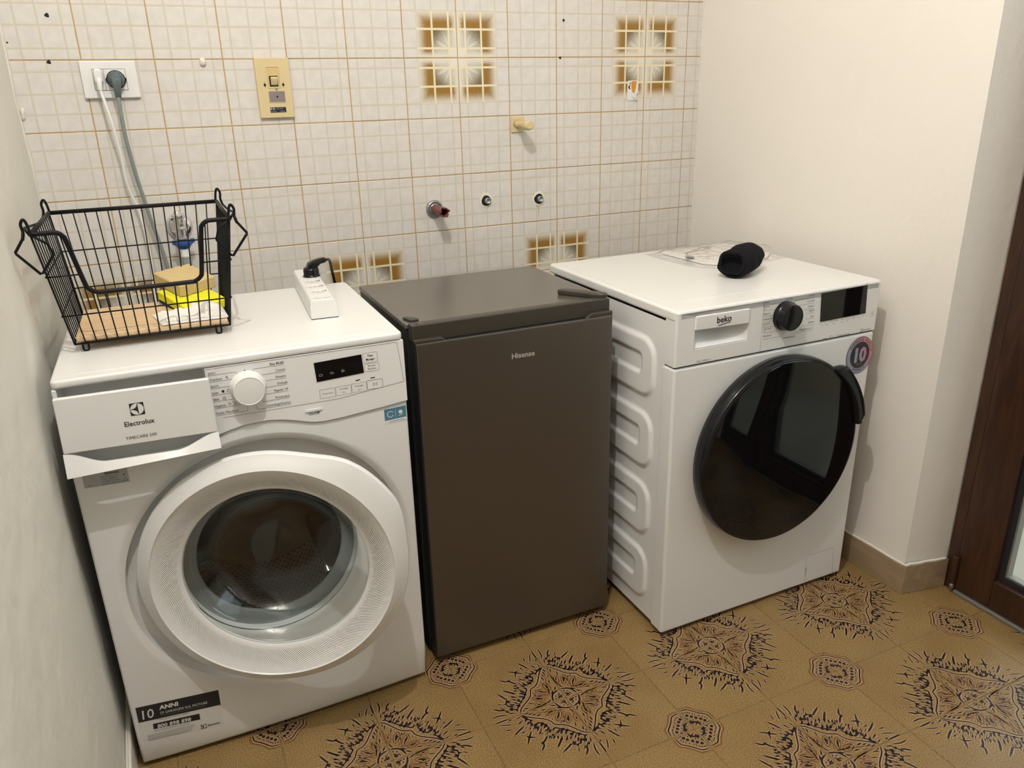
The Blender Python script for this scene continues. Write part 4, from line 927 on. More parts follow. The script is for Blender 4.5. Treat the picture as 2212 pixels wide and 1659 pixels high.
line(bm, [(.577, .7665), (.592, .7665)], .0004, YB_); line(bm, [(.577, .7535), (.592, .7535)], .0004, YB_); disc(bm, .5424, .7555, .0013, YB_, 4)
flatobj('lettering', bm, M_gink, fa)
bm = bmesh.new(); prism(bm, [(.4135, .7630), (.5600, .7645), (.5545, .8352), (.4075, .8330)], G-.001, G+.002); obj('display', bm, M_blackg, bk)
bm = bmesh.new(); lathe(bm, [(.0345, 0), (.0342, .010), (.0320, .0125), (.0312, .024), (.0298, .0275), (.026, .0285), (0, .029)], 56, (.3005, G, .7945), rf=lambda a: 1+.03*max(0, 1-abs(((a-1.75+pi) % (2*pi))-pi)/.09)); obj('programme_knob', bm, M_black, bk, smooth=True).modifiers.new('es', 'EDGE_SPLIT').split_angle = radians(38)
# badge sticker
M_badge = mat('iridescent_badge', srgb(150, 140, 160), .3, noise=0); g = NG(M_badge); nt = M_badge.node_tree; tc = nt.nodes.new('ShaderNodeTexCoord'); sp = nt.nodes.new('ShaderNodeSeparateXYZ'); nt.links.new(tc.outputs['Object'], sp.inputs[0])
s1 = g.m('ADD', g.m('MULTIPLY', g.m('SUBTRACT', sp.outputs[0], .5605), 11), g.m('MULTIPLY', g.m('SUBTRACT', sp.outputs[2], .6565), 6))
nt.links.new(g.mix(g.ss(s1, -.2, .35), srgb(150, 156, 178), g.mix(g.ss(s1, .2, .7), srgb(188, 120, 150), srgb(226, 164, 132))), nt.nodes['Principled BSDF'].inputs['Base Color'])
bm = bmesh.new(); bc = (.5605, .6568); yb = G-.0004
sq = lambda r, y, mi: flat(bm, [(bc[0]+.93*r*cos(2*pi*k/48), bc[1]+r*sin(2*pi*k/48)) for k in range(48)], y, mi)
sq(.0478, yb, 0); sq(.0462, yb-.0001, 1); sq(.0345, yb-.0002, 0)
text(bm, '10', bc[0]-.001, bc[1]-.0165, .050, yb-.0003, 'CENTER', .90, 0, 1, .0024)
text(bm, 'ANNI', bc[0]+.001, bc[1]-.0265, .0085, yb-.0003, 'CENTER', .9, 0, 2)
for k, ch in enumerate('GARANZIA'):
    a = radians(-118+k*8.5); text(bm, ch, bc[0]+.0405*cos(a)*.93, bc[1]+.0420*sin(a), .0085, yb-.0003, 'CENTER', .9, a+pi/2, 0, .0002)
for k, ch in enumerate('GARANTIA PRODUSA'):
    a = radians(148-k*9.2); text(bm, ch, bc[0]+.0375*cos(a)*.93, bc[1]+.0372*sin(a), .0085, yb-.0003, 'CENTER', .9, a-pi/2, 0, .0002)
flatobj('warranty_badge', bm, [M_ink, M_badge, M_gink], bk, label='round warranty badge with a large 10')
# filter flap
bm = bmesh.new(); line(bm, [(.4680, .0560), (.4672, .0985)], .0006, G+.0003); line(bm, [(.4672, .0995), (.4700, .1010), (.5610, .0995), (.5640, .0970), (.5715, .0150)], .0009, G+.0003); line(bm, [(.4690, .0100), (.4695, .0420)], .0006, G+.0003)
line(bm, [(.4690, .042), (.4690, .062), (.4718, .062), (.4718, .042), (.4690, .042)], .0007, G+.0002, 1)
flatobj('filter_flap', bm, [M_lgink, M_ink], fp)
for x in (.05, .55):
    for y in (G+.05, -.06):
        bm = bmesh.new(); lathe(bm, [(0, 0), (.02, 0), (.02, .007), (.008, .009), (.008, .02), (0, .02)], 16, (x, y, 0), 'Z'); obj('foot', bm, M_black, bk)
# door
bd = bpy.data.objects.new('porthole_door', None); C.objects.link(bd); bd.parent = bk; bd.location = (.301, G, .463); bd.empty_display_size = .05
bm = bmesh.new(); lathe(bm, [(.232, .0), (.237, .003), (.2395, .016), (.2390, .027), (.2370, .0365), (.2345, .0405), (.2325, .0405)], 144); obj('door_ring', bm, M_black, bd, smooth=True)
bm = bmesh.new(); lathe(bm, [(.2328, .0400), (.2312, .0424), (.2280, .0430), (.12, .0437), (0, .0440)], 144); obj('door_glass', bm, M_blackg, bd, smooth=True)
bm = bmesh.new()
ra, rb = [], []
for k in range(31):
    a = radians(8+44*k/30); e_ = min(1, k/3, (30-k)/3); e_ = e_**.5
    ri, ro = .226, .2320+.026*e_
    ring = [bm.verts.new((r*cos(a), -n, r*sin(a))) for r, n in ((ri, .030), (ro-.004, .020), (ro, .026), (ro, .046), (ro-.004, .0515), (ri+.012, .0540), (ri+.003, .0510), (ri, .0435))]
    ra.append(ring)
for p, q in zip(ra, ra[1:]):
    for m_ in range(8): bm.faces.new((p[m_], p[(m_+1) % 8], q[(m_+1) % 8], q[m_])).smooth = True
bm.faces.new(ra[0]); bm.faces.new(ra[-1][::-1])
obj('door_handle', bm, M_black, bd).modifiers.new('es', 'EDGE_SPLIT').split_angle = radians(40)
# ================================================================== things on the left machine
def wl(o, x, y, z):
    ox, oy, a = o; return (ox+cos(a)*x-sin(a)*y, oy+sin(a)*x+cos(a)*y, z)
EL = (EX, EY, EA); BK = (BX, BY, BA)
# ---- wire basket
bask = thing('wire_basket', 'black wire basket with dropped front and wooden base, against the left wall', 'basket', wl(EL, .165, -.24, EH), EA)
def bp_(s, t, h):           # s 0..1 left-right, t 0..1 back-front, h 0..1 bottom-rim -> basket local
    x0, x1 = .028+(.0045-.028)*h, .302+(.3265-.302)*h; yb, yf = -.128+.026*h, -.356-.044*h
    return (x0+(x1-x0)*s-.165, yb+(yf-yb)*t+.24, .018+.211*h)
RW = .0042
bm = bmesh.new()            # rim: back, sides and the dropped front
p = [bp_(0, 1, 1), bp_(0, 0, 1), bp_(1, 0, 1), bp_(1, 1, 1)]
def uf(x, h):               # point on the front face at height h, x in machine coordinates
    yf = -.356-.044*h; return (x-.165, yf+.24, .018+.211*h)
front = [uf(.008, 1), uf(.030, 1), uf(.0436, .998), uf(.0520, .965), uf(.0555, .91), uf(.0675, .56), uf(.0715, .50), uf(.0825, .462), uf(.10, .455), uf(.235, .458), uf(.252, .467), uf(.2625, .505), uf(.2655, .56), uf(.2745, .90), uf(.2775, .96), uf(.287, .995), uf(.30, 1), uf(.3225, 1)]
def bar(bm, pts, w, t_, closed=False):
    tube(bm, pts, w, 8, closed)
tube(bm, [p[0], p[1]], RW, 8); tube(bm, [p[1], p[2]], RW, 8); tube(bm, [p[2], p[3]], RW, 8)
tube(bm, smoothpath([p[0]]+front+[p[3]], 4), RW, 8)
obj('rim', bm, M_wire, bask)
w1 = .00125
def wire(pts, r=w1, name='wire', seg=6, closed=False):
    bm = bmesh.new(); tube(bm, pts, r, seg, closed); return obj(name, bm, M_wire, bask)
NB = 15
def hfront(x):              # rim height at machine x on the front
    P = [(.0045, 1), (.0436, .998), (.0520, .965), (.0555, .91), (.0675, .56), (.0715, .50), (.0825, .462), (.235, .458), (.252, .467), (.2625, .505), (.2655, .56), (.2745, .90), (.2775, .96), (.287, .995), (.3265, 1)]
    for (a, b_), (c_, d) in zip(P, P[1:]):
        if a <= x <= c_: return b_+(d-b_)*(x-a)/(c_-a)
    return 1
for k in range(1, NB):
    s = k/NB
    wire([bp_(s, 0, 0), bp_(s, 0, 1)])
    h = 1.0
    for _ in range(30):
        x = bp_(s, 1, h)[0]+.165; h = .5*h+.5*hfront(x)
    wire([bp_(s, 1, 0), bp_(s, 1, h)])
for sd in (0, 1):
    for k in range(1, 11):
        t = k/11; wire([bp_(sd, t, 0), bp_(sd, t, 1)], .00115)
    for t in (0, 1): wire([bp_(sd, t, 0), bp_(sd, t, 1)], .0019, 'corner_wire')
for h in (.27, .63):
    e_ = .0018
    cs = [bp_(0, 0, h), bp_(1, 0, h), bp_(1, 1, h), bp_(0, 1, h)]
    out_ = [(cs[0][0]-e_, cs[0][1]+e_, cs[0][2]), (cs[1][0]+e_, cs[1][1]+e_, cs[1][2]), (cs[2][0]+e_+.001, cs[2][1]-e_, cs[2][2]), (cs[3][0]-e_-.001, cs[3][1]-e_, cs[3][2])]
    if h < .4: wire(out_, .0014, 'ring_wire', closed=True)
    else:
        l, r2 = uf(.0645, h), uf(.2690, h)
        wire([(l[0], l[1]-e_, l[2]), out_[3], out_[0], out_[1], out_[2], (r2[0], r2[1]-e_, r2[2])], .0014, 'ring_wire')
wire([bp_(0, 0, 0), bp_(1, 0, 0), bp_(1, 1, 0), bp_(0, 1, 0)], .002, 'base_wire', closed=True)
for s in (.06, .92):
    for t in (.06, .97):
        c = bp_(s, t, 0); wire([(c[0]-.0048, c[1], c[2]+.001), (c[0]-.0048, c[1], c[2]-.0125), (c[0]-.003, c[1], c[2]-.0160), (c[0]+.003, c[1], c[2]-.0160), (c[0]+.0048, c[1], c[2]-.0125), (c[0]+.0048, c[1], c[2]+.001)], .0019, 'foot')
# folding side brackets with hook loops at the rim corners
for sd, sg in ((0, -1), (1, 1)):
    rx = bp_(sd, 1, 1)[0]; zr = .229
    for t in (0, 1):
        cy = bp_(sd, t, 1)[1]; oy = -.005 if t else .004
        wire(smoothpath([(rx-sg*.002, cy+oy, zr-.004), (rx+sg*.001, cy+oy, zr+.018), (rx+sg*.005, cy+oy, zr+.026), (rx+sg*.010, cy+oy, zr+.018), (rx+sg*.009, cy+oy, zr+.004), (rx+sg*.012, cy+oy, zr-.008)], 5), .0024, 'hook_loop', 8)
    cf, cb = bp_(sd, 1, 1)[1]-.005, bp_(sd, 0, 1)[1]+.004
    wire([(rx+sg*.012, cb, zr-.008), (rx+sg*.019, cb-.03, zr-.016), (rx+sg*.013, cf+.045, zr+.006), (rx+sg*.004, cf+.012, zr+.002)], .0024, 'bracket', 8)
    wire([(rx+sg*.009, cf, zr+.006), (rx+sg*.012, cf, zr-.006), (rx+sg*.027, cf, zr-.0275), (rx+sg*.0262, cf, zr-.030), (rx-sg*.003, cf-.001, zr-.0675), (rx-sg*.006, cf, zr-.0665), (rx-sg*.0275, cf+.012, zr-.037), (rx-sg*.022, cf+.006, zr-.018), (rx-sg*.004, cf+.002, zr-.003)], .0024, 'bracket', 8)
bm = bmesh.new(); c0, c1 = bp_(0, 0, .0), bp_(1, 1, .0)
box(bm, c0[0]+.003, c1[0]-.003, c1[1]+.003, c0[1]-.003, .0205, .0300); obj('base_board', bm, M_board, bask, bevel=.002, label='light wooden base board')
# ---- sponges and cloth in the basket
def soft_box(bm, sx, sy, sz, n=10, warp=.0, seed=0, r=.25):
    bmesh.ops.create_cube(bm, size=1)
    bmesh.ops.subdivide_edges(bm, edges=bm.edges[:], cuts=n, use_grid_fill=True)
    for v in bm.verts:
        x, y, z = v.co*2; v.co = Vector((x*sx/2, y*sy/2, z*sz/2))
        k = max(abs(x), abs(y))
        v.co.z *= 1-.10*max(0, (k-.8)/.2)
        v.co.z += warp*(x*x-.3)*.5+.0008*sin(9*x+seed)*cos(7*y)
    for f in bm.faces: f.smooth = True
s1 = thing('sponge', 'yellow and green scouring sponge under the tan sponge in the wire basket', 'sponge', wl(EL, .2435, -.206, EH+.0435), EA+radians(22)); s1.rotation_euler = (radians(9), radians(-3), EA+radians(24))
bm = bmesh.new(); soft_box(bm, .088, .125, .020, 10, .004, 1); obj('foam', bm, M_yel, s1, bevel=.002)
bm = bmesh.new(); soft_box(bm, .087, .124, .006, 10, .003, 1); bmesh.ops.translate(bm, verts=bm.verts, vec=(0, 0, -.0128)); obj('scouring_pad', bm, M_scour, s1)
s2 = thing('sponge', 'tan rectangular sponge lying on top of the yellow sponge in the wire basket', 'sponge', wl(EL, .2355, -.158, EH+.0760), EA); s2.rotation_euler = (radians(10), radians(-4), EA+radians(28))
bm = bmesh.new(); soft_box(bm, .083, .100, .028, 10, .0, 4); obj('foam', bm, M_tan, s2, bevel=.003)
s3 = thing('cleaning_cloth', 'crumpled white cloth lying under the sponges on the basket base board', 'cloth', wl(EL, .238, -.295, EH+.031), EA)
bm = bmesh.new(); nn = 40
outl = [(-.076, .040), (-.058, -.058), (-.02, -.056), (.058, -.056), (.064, -.052), (.060, .030), (.04, .085), (.0, .07), (-.035, .045)]
def inside_r(a):
    best = raypoly((0, 0), a, outl); return best
from mathutils import noise as mnoise
for sgn in (1,):
    rgs = []
    for i in range(17):
        t = i/16; ring = []
        for k in range(72):
            a = 2*pi*k/72; r = inside_r(a)*t; x, y = r*cos(a), r*sin(a)
            z = .006+.010*abs(mnoise.noise(Vector((x*38, y*38, 2))))*(1-t**6)+.006*mnoise.noise(Vector((x*80, y*80, 5)))*(1-t**4)+.011*math.exp(-((x-.035)**2+(y-.025)**2)/.0009)
            ring.append(bm.verts.new((x, y, max(.0012, z*(1-t**8)+.0012))))
        rgs.append(ring)
    for p_, q_ in zip(rgs, rgs[1:]):
        for k in range(72): bm.faces.new((p_[k], p_[(k+1) % 72], q_[(k+1) % 72], q_[k])).smooth = True
    fl_ = bm.faces.new([bm.verts.new((v.co.x, v.co.y, 0)) for v in rgs[-1]])
bmesh.ops.remove_doubles(bm, verts=bm.verts, dist=1e-5)
obj('fabric', bm, M_cloth, s3)
# ---- power strip with plug
ps = thing('power_strip', 'white multi-socket power strip on the left machine, with a black plug in its far end', 'power strip', wl(EL, .5008, -.172, EH), EA); ps.rotation_euler = (0, 0, EA+radians(-3.3))
bm = bmesh.new()
sec = [(-.0285, .002), (.0285, .002), (.0275, .030), (.0262, .0372), (.0240, .0400), (.0205, .0408), (-.0205, .0408), (-.0240, .0400), (-.0262, .0372), (-.0275, .030)]
prism(bm, sec, -.168, .168); obj('housing', bm, M_whitep, ps, bevel=.0012)
bm = bmesh.new(); box(bm, -.0280, .0280, -.1675, .1675, 0, .0021); obj('base_strip', bm, M_black, ps)
for k, y in enumerate((.075, .020, -.033, -.086)):
    bm = bmesh.new(); lathe(bm, [(.0195, .0410), (.0190, .0414), (.0180, .0413), (.0172, .0409), (0, .0409)], 32, (0, y, 0), 'Z'); so = obj('socket', bm, M_whitep, ps, smooth=True)
    if k:
        bm = bmesh.new(); box(bm, .0150, .0180, y-.005, y+.005, .0409, .0418); box(bm, .0120, .0132, y-.0035, y+.0035, .0409, .0416); obj('earth_clip', bm, M_zinc, so)
        bm = bmesh.new()
        for x in (-.0095, .0, .0095): lathe(bm, [(.0022, .0411), (0, .04115)], 10, (x, y, 0), 'Z')
        obj('contact_hole', bm, M_lgink, so)
for x in (-.010, .010):
    bm = bmesh.new(); box(bm, x-.0085, x+.0085, -.150, -.1485, .0408, .0412); obj('moulded_line', bm, M_lgink, ps)
pl = thing('power_plug', 'black angled plug pushed into the far socket of the white power strip', 'plug', wl(EL, .5125, -.094, EH+.0410), EA)
bm = bmesh.new(); lathe(bm, [(0, 0), (.0200, 0), (.0205, .0015), (.0188, .003), (.0180, .006), (.0182, .015), (.0160, .0205), (0, .021)], 28, (0, 0, 0), 'Z'); obj('plug_base', bm, M_black, pl, smooth=True)
bm = bmesh.new()
rs = []
for (x, y, z, w_, h_) in ((-.010, -.001, .018, .012, .006), (-.006, 0, .026, .0125, .006), (.008, .003, .030, .0120, .0070), (.024, .008, .0325, .0100, .0066), (.036, .012, .0330, .0078, .0060), (.0385, .0125, .0325, .006, .005)):
    rs.append([bm.verts.new((x+dx*.3*0, y+w_*sx_, z+h_*sz_-(.010 if x < .01 else 0)*(sz_ < 0))) for sx_, sz_, dx in ((-1, -.5, 0), (-.55, -1, 0), (.55, -1, 0), (1, -.5, 0), (1, .5, 0), (.55, 1, 0), (-.55, 1, 0), (-1, .5, 0))])
for a_, b_ in zip(rs, rs[1:]):
    for k in range(8): bm.faces.new((a_[k], a_[(k+1) % 8], b_[(k+1) % 8], b_[k]))
bm.faces.new(rs[0]); bm.faces.new(rs[-1][::-1]); obj('plug_body', bm, M_black, pl, bevel=.0015)
bm = bmesh.new(); tube(bm, smoothpath([(.038, .0125, .0325), (.050, .035, .028), (.058, .060, .012), (.064, .083, -.010), (.070, .100, -.036), (.074, .108, -.08), (.076, .106, -.3)], 8), .0036, 10); obj('cable', bm, M_black, pl)

# ================================================================== things on the wall above the left machine
so_ = thing('wall_socket', 'white rectangular wall socket plate, with white and grey plugs in it', 'socket', (.052, 0, 1.3405))
bm = bmesh.new(); prism(bm, rrect(-.0590, .0590, -.0410, .0405, .003), -.0105, -.0008); obj('cover_plate', bm, M_whitep, so_, bevel=.0035, bseg=3)
bm = bmesh.new(); line(bm, [(-.0345, -.0235), (.0345, -.0235), (.0345, .0225), (-.0345, .0225), (-.0345, -.0235)], .0009, -.0109); line(bm, [(-.0115, -.0235), (-.0115, .0225)], .0008, -.0109); flatobj('module_joint', bm, M_gink, so_)
for x0, x1 in ((-.0340, -.0122), (-.0108, .0340)):
    bm = bmesh.new(); prism(bm, rrect(x0, x1, -.0228, .0218, .001), -.0114, -.010); obj('socket_module', bm, M_whitep, so_, bevel=.0004)
wp = thing('power_plug', 'slim white plug and cable in the left half of the wall socket', 'plug', (.029, -.0115, 1.342))
bm = bmesh.new()
prism(bm, rrect(-.0085, .0085, -.010, .021, .006), -.026, 0); obj('plug_body', bm, M_whitep, wp, bevel=.004, bseg=3)
bm = bmesh.new(); tube(bm, smoothpath([(0, -.018, .004), (0, -.024, -.010), (-.001, -.026, -.026)], 5), lambda t: .0075-.003*t, 10); obj('strain_relief', bm, M_whitep, wp)
bm = bmesh.new(); tube(bm, smoothpath([(-.001, -.026, -.024), (.004, -.032, -.055), (.010, -.036, -.098), (.0135, -.032, -.140), (.016, -.028, -.175), (.0165, -.022, -.225), (.022, -.016, -.262), (.032, -.014, -.300), (.038, -.014, -.385), (.037, -.015, -.445), (.032, -.02, -.52), (.03, -.03, -.70)], 8), .0034, 10); obj('cable', bm, M_whitep, wp)
gp = thing('power_plug', 'dark grey round plug and grey cable in the right half of the wall socket', 'plug', (.0645, -.0115, 1.3400))
bm = bmesh.new(); lathe(bm, [(.0185, 0), (.0190, .002), (.0190, .010), (.0170, .012), (.0175, .018), (.0150, .027), (0, .028)], 10); obj('plug_base', bm, M_gplug, gp)
bm = bmesh.new(); box(bm, -.0215, .0215, -.007, -.001, -.0035, .0035); lathe(bm, [(.0202, .0), (.0202, .0025), (0, .0026)], 28); obj('plug_rim', bm, M_black, gp)
bm = bmesh.new()
rs = []
for (x, y, z, w_, h_) in ((0, -.024, .006, .0115, .008), (-.0005, -.034, -.002, .0105, .007), (-.001, -.036, -.016, .0080, .006), (-.0015, -.034, -.030, .0072, .0055), (-.002, -.030, -.040, .0060, .0050)):
    rs.append([bm.verts.new((x+w_*a_, y+h_*b_, z-.3*h_*b_)) for a_, b_ in ((-1, -.5), (-.6, -1), (.6, -1), (1, -.5), (1, .5), (.6, 1), (-.6, 1), (-1, .5))])
for a_, b_ in zip(rs, rs[1:]):
    for k in range(8): bm.faces.new((a_[k], a_[(k+1) % 8], b_[(k+1) % 8], b_[k]))
bm.faces.new(rs[0]); bm.faces.new(rs[-1][::-1]); obj('plug_handle', bm, M_gplug, gp, bevel=.0015)
bm = bmesh.new(); tube(bm, smoothpath([(-.002, -.030, -.036), (-.003, -.035, -.075), (-.003, -.036, -.12), (.0, -.034, -.165), (.0045, -.030, -.215), (.011, -.028, -.262), (.018, -.026, -.315), (.0265, -.024, -.365), (.032, -.024, -.400), (.039, -.026, -.455), (.045, -.03, -.52), (.05, -.04, -.70)], 8), .0044, 10); obj('cable', bm, M_gcable, gp)

sw = thing('wall_switch', 'yellowed vertical switch plate with a toggle and small black label strip', 'switch', (.4204, 0, 1.3148))
bm = bmesh.new(); prism(bm, rrect(-.0418, .0420, -.0705, .0702, .0015), -.0115, -.0008); obj('cover_plate', bm, M_cream, sw, bevel=.0022)
bm = bmesh.new()
def frame(x0, x1, z0, z1, w_, ya, yb):
    box(bm, x0, x0+w_, ya, yb, z0, z1); box(bm, x1-w_, x1, ya, yb, z0, z1); box(bm, x0+w_, x1-w_, ya, yb, z0, z0+w_); box(bm, x0+w_, x1-w_, ya, yb, z1-w_, z1)
frame(-.0165, .0165, -.001, .0505, .0018, -.0128, -.011); obj('switch_frame', bm, M_cream, sw, bevel=.0006)
bm = bmesh.new(); prism(bm, rrect(-.0145, .0145, .001, .0485, .003), -.0117, -.0113); obj('switch_recess', bm, mat('cream_recess', srgb(206, 184, 128), .5), sw)
bm = bmesh.new(); prism(bm, rrect(-.0105, .0105, .0035, .0285, .001), -.0121, -.0116); obj('toggle_slot', bm, M_dark, sw)
bm = bmesh.new(); prismx(bm, [(-.0118, .006), (-.0155, .0085), (-.0215, .0215), (-.0205, .0255), (-.0118, .0265)], -.0075, .0092); obj('toggle', bm, M_cream, sw, bevel=.0012)
bm = bmesh.new(); frame(-.0165, .0250, -.0345, -.0065, .0012, -.0126, -.011); obj('window_frame', bm, M_cream, sw)
bm = bmesh.new(); prism(bm, [(-.0152, -.0332), (.0238, -.0332), (.0238, -.0078), (-.0152, -.0078)], -.0119, -.0114); obj('indicator_window', bm, mat('grey_indicator', srgb(138, 128, 128), .35), sw)
bm = bmesh.new(); disc(bm, .0045, -.0205, .0024, -.0121, 12); disc(bm, .0045, -.0035, .003, -.0121, 12, 1)
for x in (-.0225, .0225): flat(bm, [(x-.0035, .0075), (x-.0006, .0035), (x, -.001), (x+.0006, .0035), (x+.0035, .0075), (x+.0006, .0115), (x, .016), (x-.0006, .0115)], -.0119)
flatobj('slot_mark', bm, [M_dark, M_zinc], sw)
bm = bmesh.new(); prism(bm, [(-.0165, -.0580), (.0225, -.0580), (.0225, -.0455), (-.0165, -.0455)], -.0119, -.0114, 0)
for x in (-.0135, -.0075): flat(bm, [(x-.002, -.0512), (x+.0018, -.0512), (x+.0018, -.0472), (x-.002, -.0472)], -.0121, 1)
text(bm, '1 TEL. 9 PAR', -.0030, -.0505, .0038, -.0121, 'LEFT', .85, 0, 1); text(bm, 'PULSANTE', -.0145, -.0562, .0032, -.0121, 'LEFT', .85, 0, 1); text(bm, 'LUCE BEL', .0065, -.0562, .0034, -.0121, 'LEFT', .85, 0, 1)
flatobj('label_strip', bm, [M_ink, M_dim], sw, label='black label strip with tiny white marks')

# water valve + hose
wv_ = thing('water_valve', 'chrome wall water valve with a blue collar, behind the wire basket', 'valve', (.1463, 0, .9935))
bm = bmesh.new(); lathe(bm, [(0, .001), (.031, .001), (.0315, .003), (.028, .010), (.018, .0145), (.0, .0150)], 40); obj('flange', bm, M_chrome, wv_, smooth=True)
bm = bmesh.new(); tube(bm, [(0, -.012, 0), (0, -.045, 0)], .0125, 20); obj('inlet', bm, M_chrome, wv_)
bm = bmesh.new(); lathe(bm, [(0, -.030), (.0115, -.030), (.0120, -.006), (.0140, -.004), (.0150, .012), (.0140, .022), (.0165, .024), (.0165, .030), (.009, .034), (0, .035)], 8, (-.002, -.045, .004), 'Z'); obj('valve_body', bm, M_chrome, wv_, bevel=.001)
bm = bmesh.new(); lathe(bm, [(0, .034), (.0085, .035), (.0095, .039), (.006, .044), (0, .045)], 16, (-.002, -.045, .0), 'Z'); box(bm, -.020, -.008, -.051, -.039, .020, .030); obj('valve_handle', bm, M_chrome, wv_, bevel=.0015)
bm = bmesh.new(); lathe(bm, [(0, -.0255), (.017, -.0250), (.0225, -.0275), (.0225, -.0350), (.0190, -.0370), (.0150, -.0430), (.0120, -.0460), (0, -.0462)], 8, (.001, -.045, -.004), 'Z'); box(bm, .018, .028, -.050, -.040, -.0360, -.0265); box(bm, -.025, -.016, -.050, -.040, -.0375, -.0290); obj('blue_collar', bm, M_bluep, wv_, bevel=.0008)
bm = bmesh.new(); lathe(bm, [(.0105, -.045), (.0110, -.050), (.0100, -.060), (.0108, -.062), (.0110, -.068), (.0, -.068)], 20, (.001, -.045, -.004), 'Z'); obj('nozzle', bm, M_whitep, wv_, smooth=True)
bm = bmesh.new(); tube(bm, smoothpath([(.001, -.045, -.066), (.003, -.045, -.10), (.008, -.045, -.16), (.012, -.05, -.25), (.015, -.06, -.45)], 8), .0105, 16); obj('hose', bm, M_hose, wv_)

# towel holder, stub pipes, sticky hook
hk = thing('towel_hook', 'yellowed plastic towel hook on a square base, projecting from the tiles', 'hook', (1.0978, 0, 1.2025))
bm = bmesh.new(); prism(bm, rrect(-.0195, .0195, -.0215, .0225, .002), -.0065, -.0008); obj('base_plate', bm, M_cream, hk, bevel=.0018)
bm = bmesh.new()
rs = []
for y, hx, z0, z1 in ((-.006, .014, -.010, .014), (-.016, .0115, -.0085, .0105), (-.048, .0108, -.0090, .0100), (-.054, .0145, -.0135, .0125), (-.078, .0150, -.0140, .0130), (-.084, .0138, -.0125, .0115), (-.087, .0105, -.009, .0085)):
    rs.append([bm.verts.new((hx*cos(a)**1, y, (z0+z1)/2+(z1-z0)/2*sin(a))) for a in [2*pi*k/20 for k in range(20)]])
for a_, b_ in zip(rs, rs[1:]):
    for k in range(20): bm.faces.new((a_[k], a_[(k+1) % 20], b_[(k+1) % 20], b_[k])).smooth = True
bm.faces.new(rs[0]); bm.faces.new(rs[-1][::-1]); obj('peg', bm, M_cream, hk)
pp = thing('pipe_stub', 'rusty broken pipe stub in a metal wall flange, left of the two capped pipes', 'pipe', (.8295, 0, .9815))
bm = bmesh.new(); lathe(bm, [(.026, .0008), (.0262, .003), (.0230, .009), (.0200, .010), (.0190, .007), (.0150, .005), (.0135, .0095), (.0115, .010), (.010, .006)], 36); obj('flange', bm, M_zinc, pp, smooth=True)
bm = bmesh.new(); NSEG = 28
rows = []
for l, n in enumerate((.004, .03, .052, .072, .086)):
    rows.append([bm.verts.new(((.0138+.0006*sin(3*2*pi*k/NSEG))*cos(2*pi*k/NSEG), -(n+(.0055*sin(5*2*pi*k/NSEG)+.004*(k % 3-1) if l == 4 else 0)), (.0138+.0006*sin(3*2*pi*k/NSEG))*sin(2*pi*k/NSEG))) for k in range(NSEG)])
inn = [[bm.verts.new((v.co.x*.80, v.co.y+(.0 if l else 0), v.co.z*.80)) for v in r_] for l, r_ in enumerate(rows)]
for rr_ in (rows, inn):
    for a_, b_ in zip(rr_, rr_[1:]):
        for k in range(NSEG): bm.faces.new((a_[k], a_[(k+1) % NSEG], b_[(k+1) % NSEG], b_[k])).smooth = True
for k in range(NSEG): bm.faces.new((rows[-1][k], rows[-1][(k+1) % NSEG], inn[-1][(k+1) % NSEG], inn[-1][k]))
bm.faces.new(inn[0]); obj('pipe', bm, M_copper, pp)
bm = bmesh.new(); lathe(bm, [(.0108, .035), (0, .035)], 20); obj('pipe_bore', bm, M_dark, pp)
for x, z, lab in ((.9925, .9925, 'capped grey pipe end in a dark wall hole, left one, beside the rusty stub'), (1.1665, .9850, 'capped grey pipe end in a dark wall hole, right one, with a stain below')):
    cp_ = thing('capped_pipe', lab, 'pipe', (x, 0, z), 0, 'capped pipe ends in the tiled wall')
    bm = bmesh.new(); lathe(bm, [(.0225, .0007), (.0205, .0019), (.0185, .0015), (.0170, .0022), (.0150, .0018)], 26, rf=lambda a: 1+.04*sin(3*a+x*9)+.02*sin(7*a)); obj('mortar_ring', bm, M_caulk, cp_, smooth=True)
    bm = bmesh.new(); lathe(bm, [(.0168, .0017), (.0150, .0019), (.0, .0019)], 26, rf=lambda a: 1+.06*sin(4*a+x*7)+.05*sin(9*a)); obj('wall_hole', bm, M_dark, cp_)
    bm = bmesh.new(); lathe(bm, [(.0088, .0016), (.0090, .0100), (.0080, .0115), (.0062, .0118), (.0060, .0110), (0, .0110)], 20, (.002, 0, .0)); obj('cap', bm, M_zinc, cp_, smooth=True)
M_rust = mat('rust_stain', srgb(198, 172, 118), .6, noise=.2, nscale=90)
bm = bmesh.new(); flat(bm, [(1.164, .962), (1.168, .962), (1.1675, .940), (1.1665, .926), (1.1655, .940)], -.00115); flat(bm, [(1.155, .968), (1.166, .963), (1.178, .967), (1.170, .9605), (1.160, .961)], -.00118); obj('stain', bm, M_rust, wall_back)
sh = thing('adhesive_hook', 'small white stick-on hook with an orange and black print, on the right flower tiles', 'hook', (1.4945, 0, 1.2872))
bm = bmesh.new(); prism(bm, rrect(-.0195, .0195, -.0285, .0285, .006), -.0035, -.0008); obj('base_plate', bm, M_whitep, sh, bevel=.0012)
M_org = mat('orange_print', srgb(214, 146, 36), .4, noise=.06)
bm = bmesh.new(); flat(bm, [(-.006, .026), (.013, .027), (.011, .010), (.006, -.006), (-.002, -.006), (-.006, .008)], -.0038, 0); flat(bm, [(-.018, .010), (-.009, .020), (-.012, .008), (-.008, .004), (-.014, .004)], -.0038, 1)
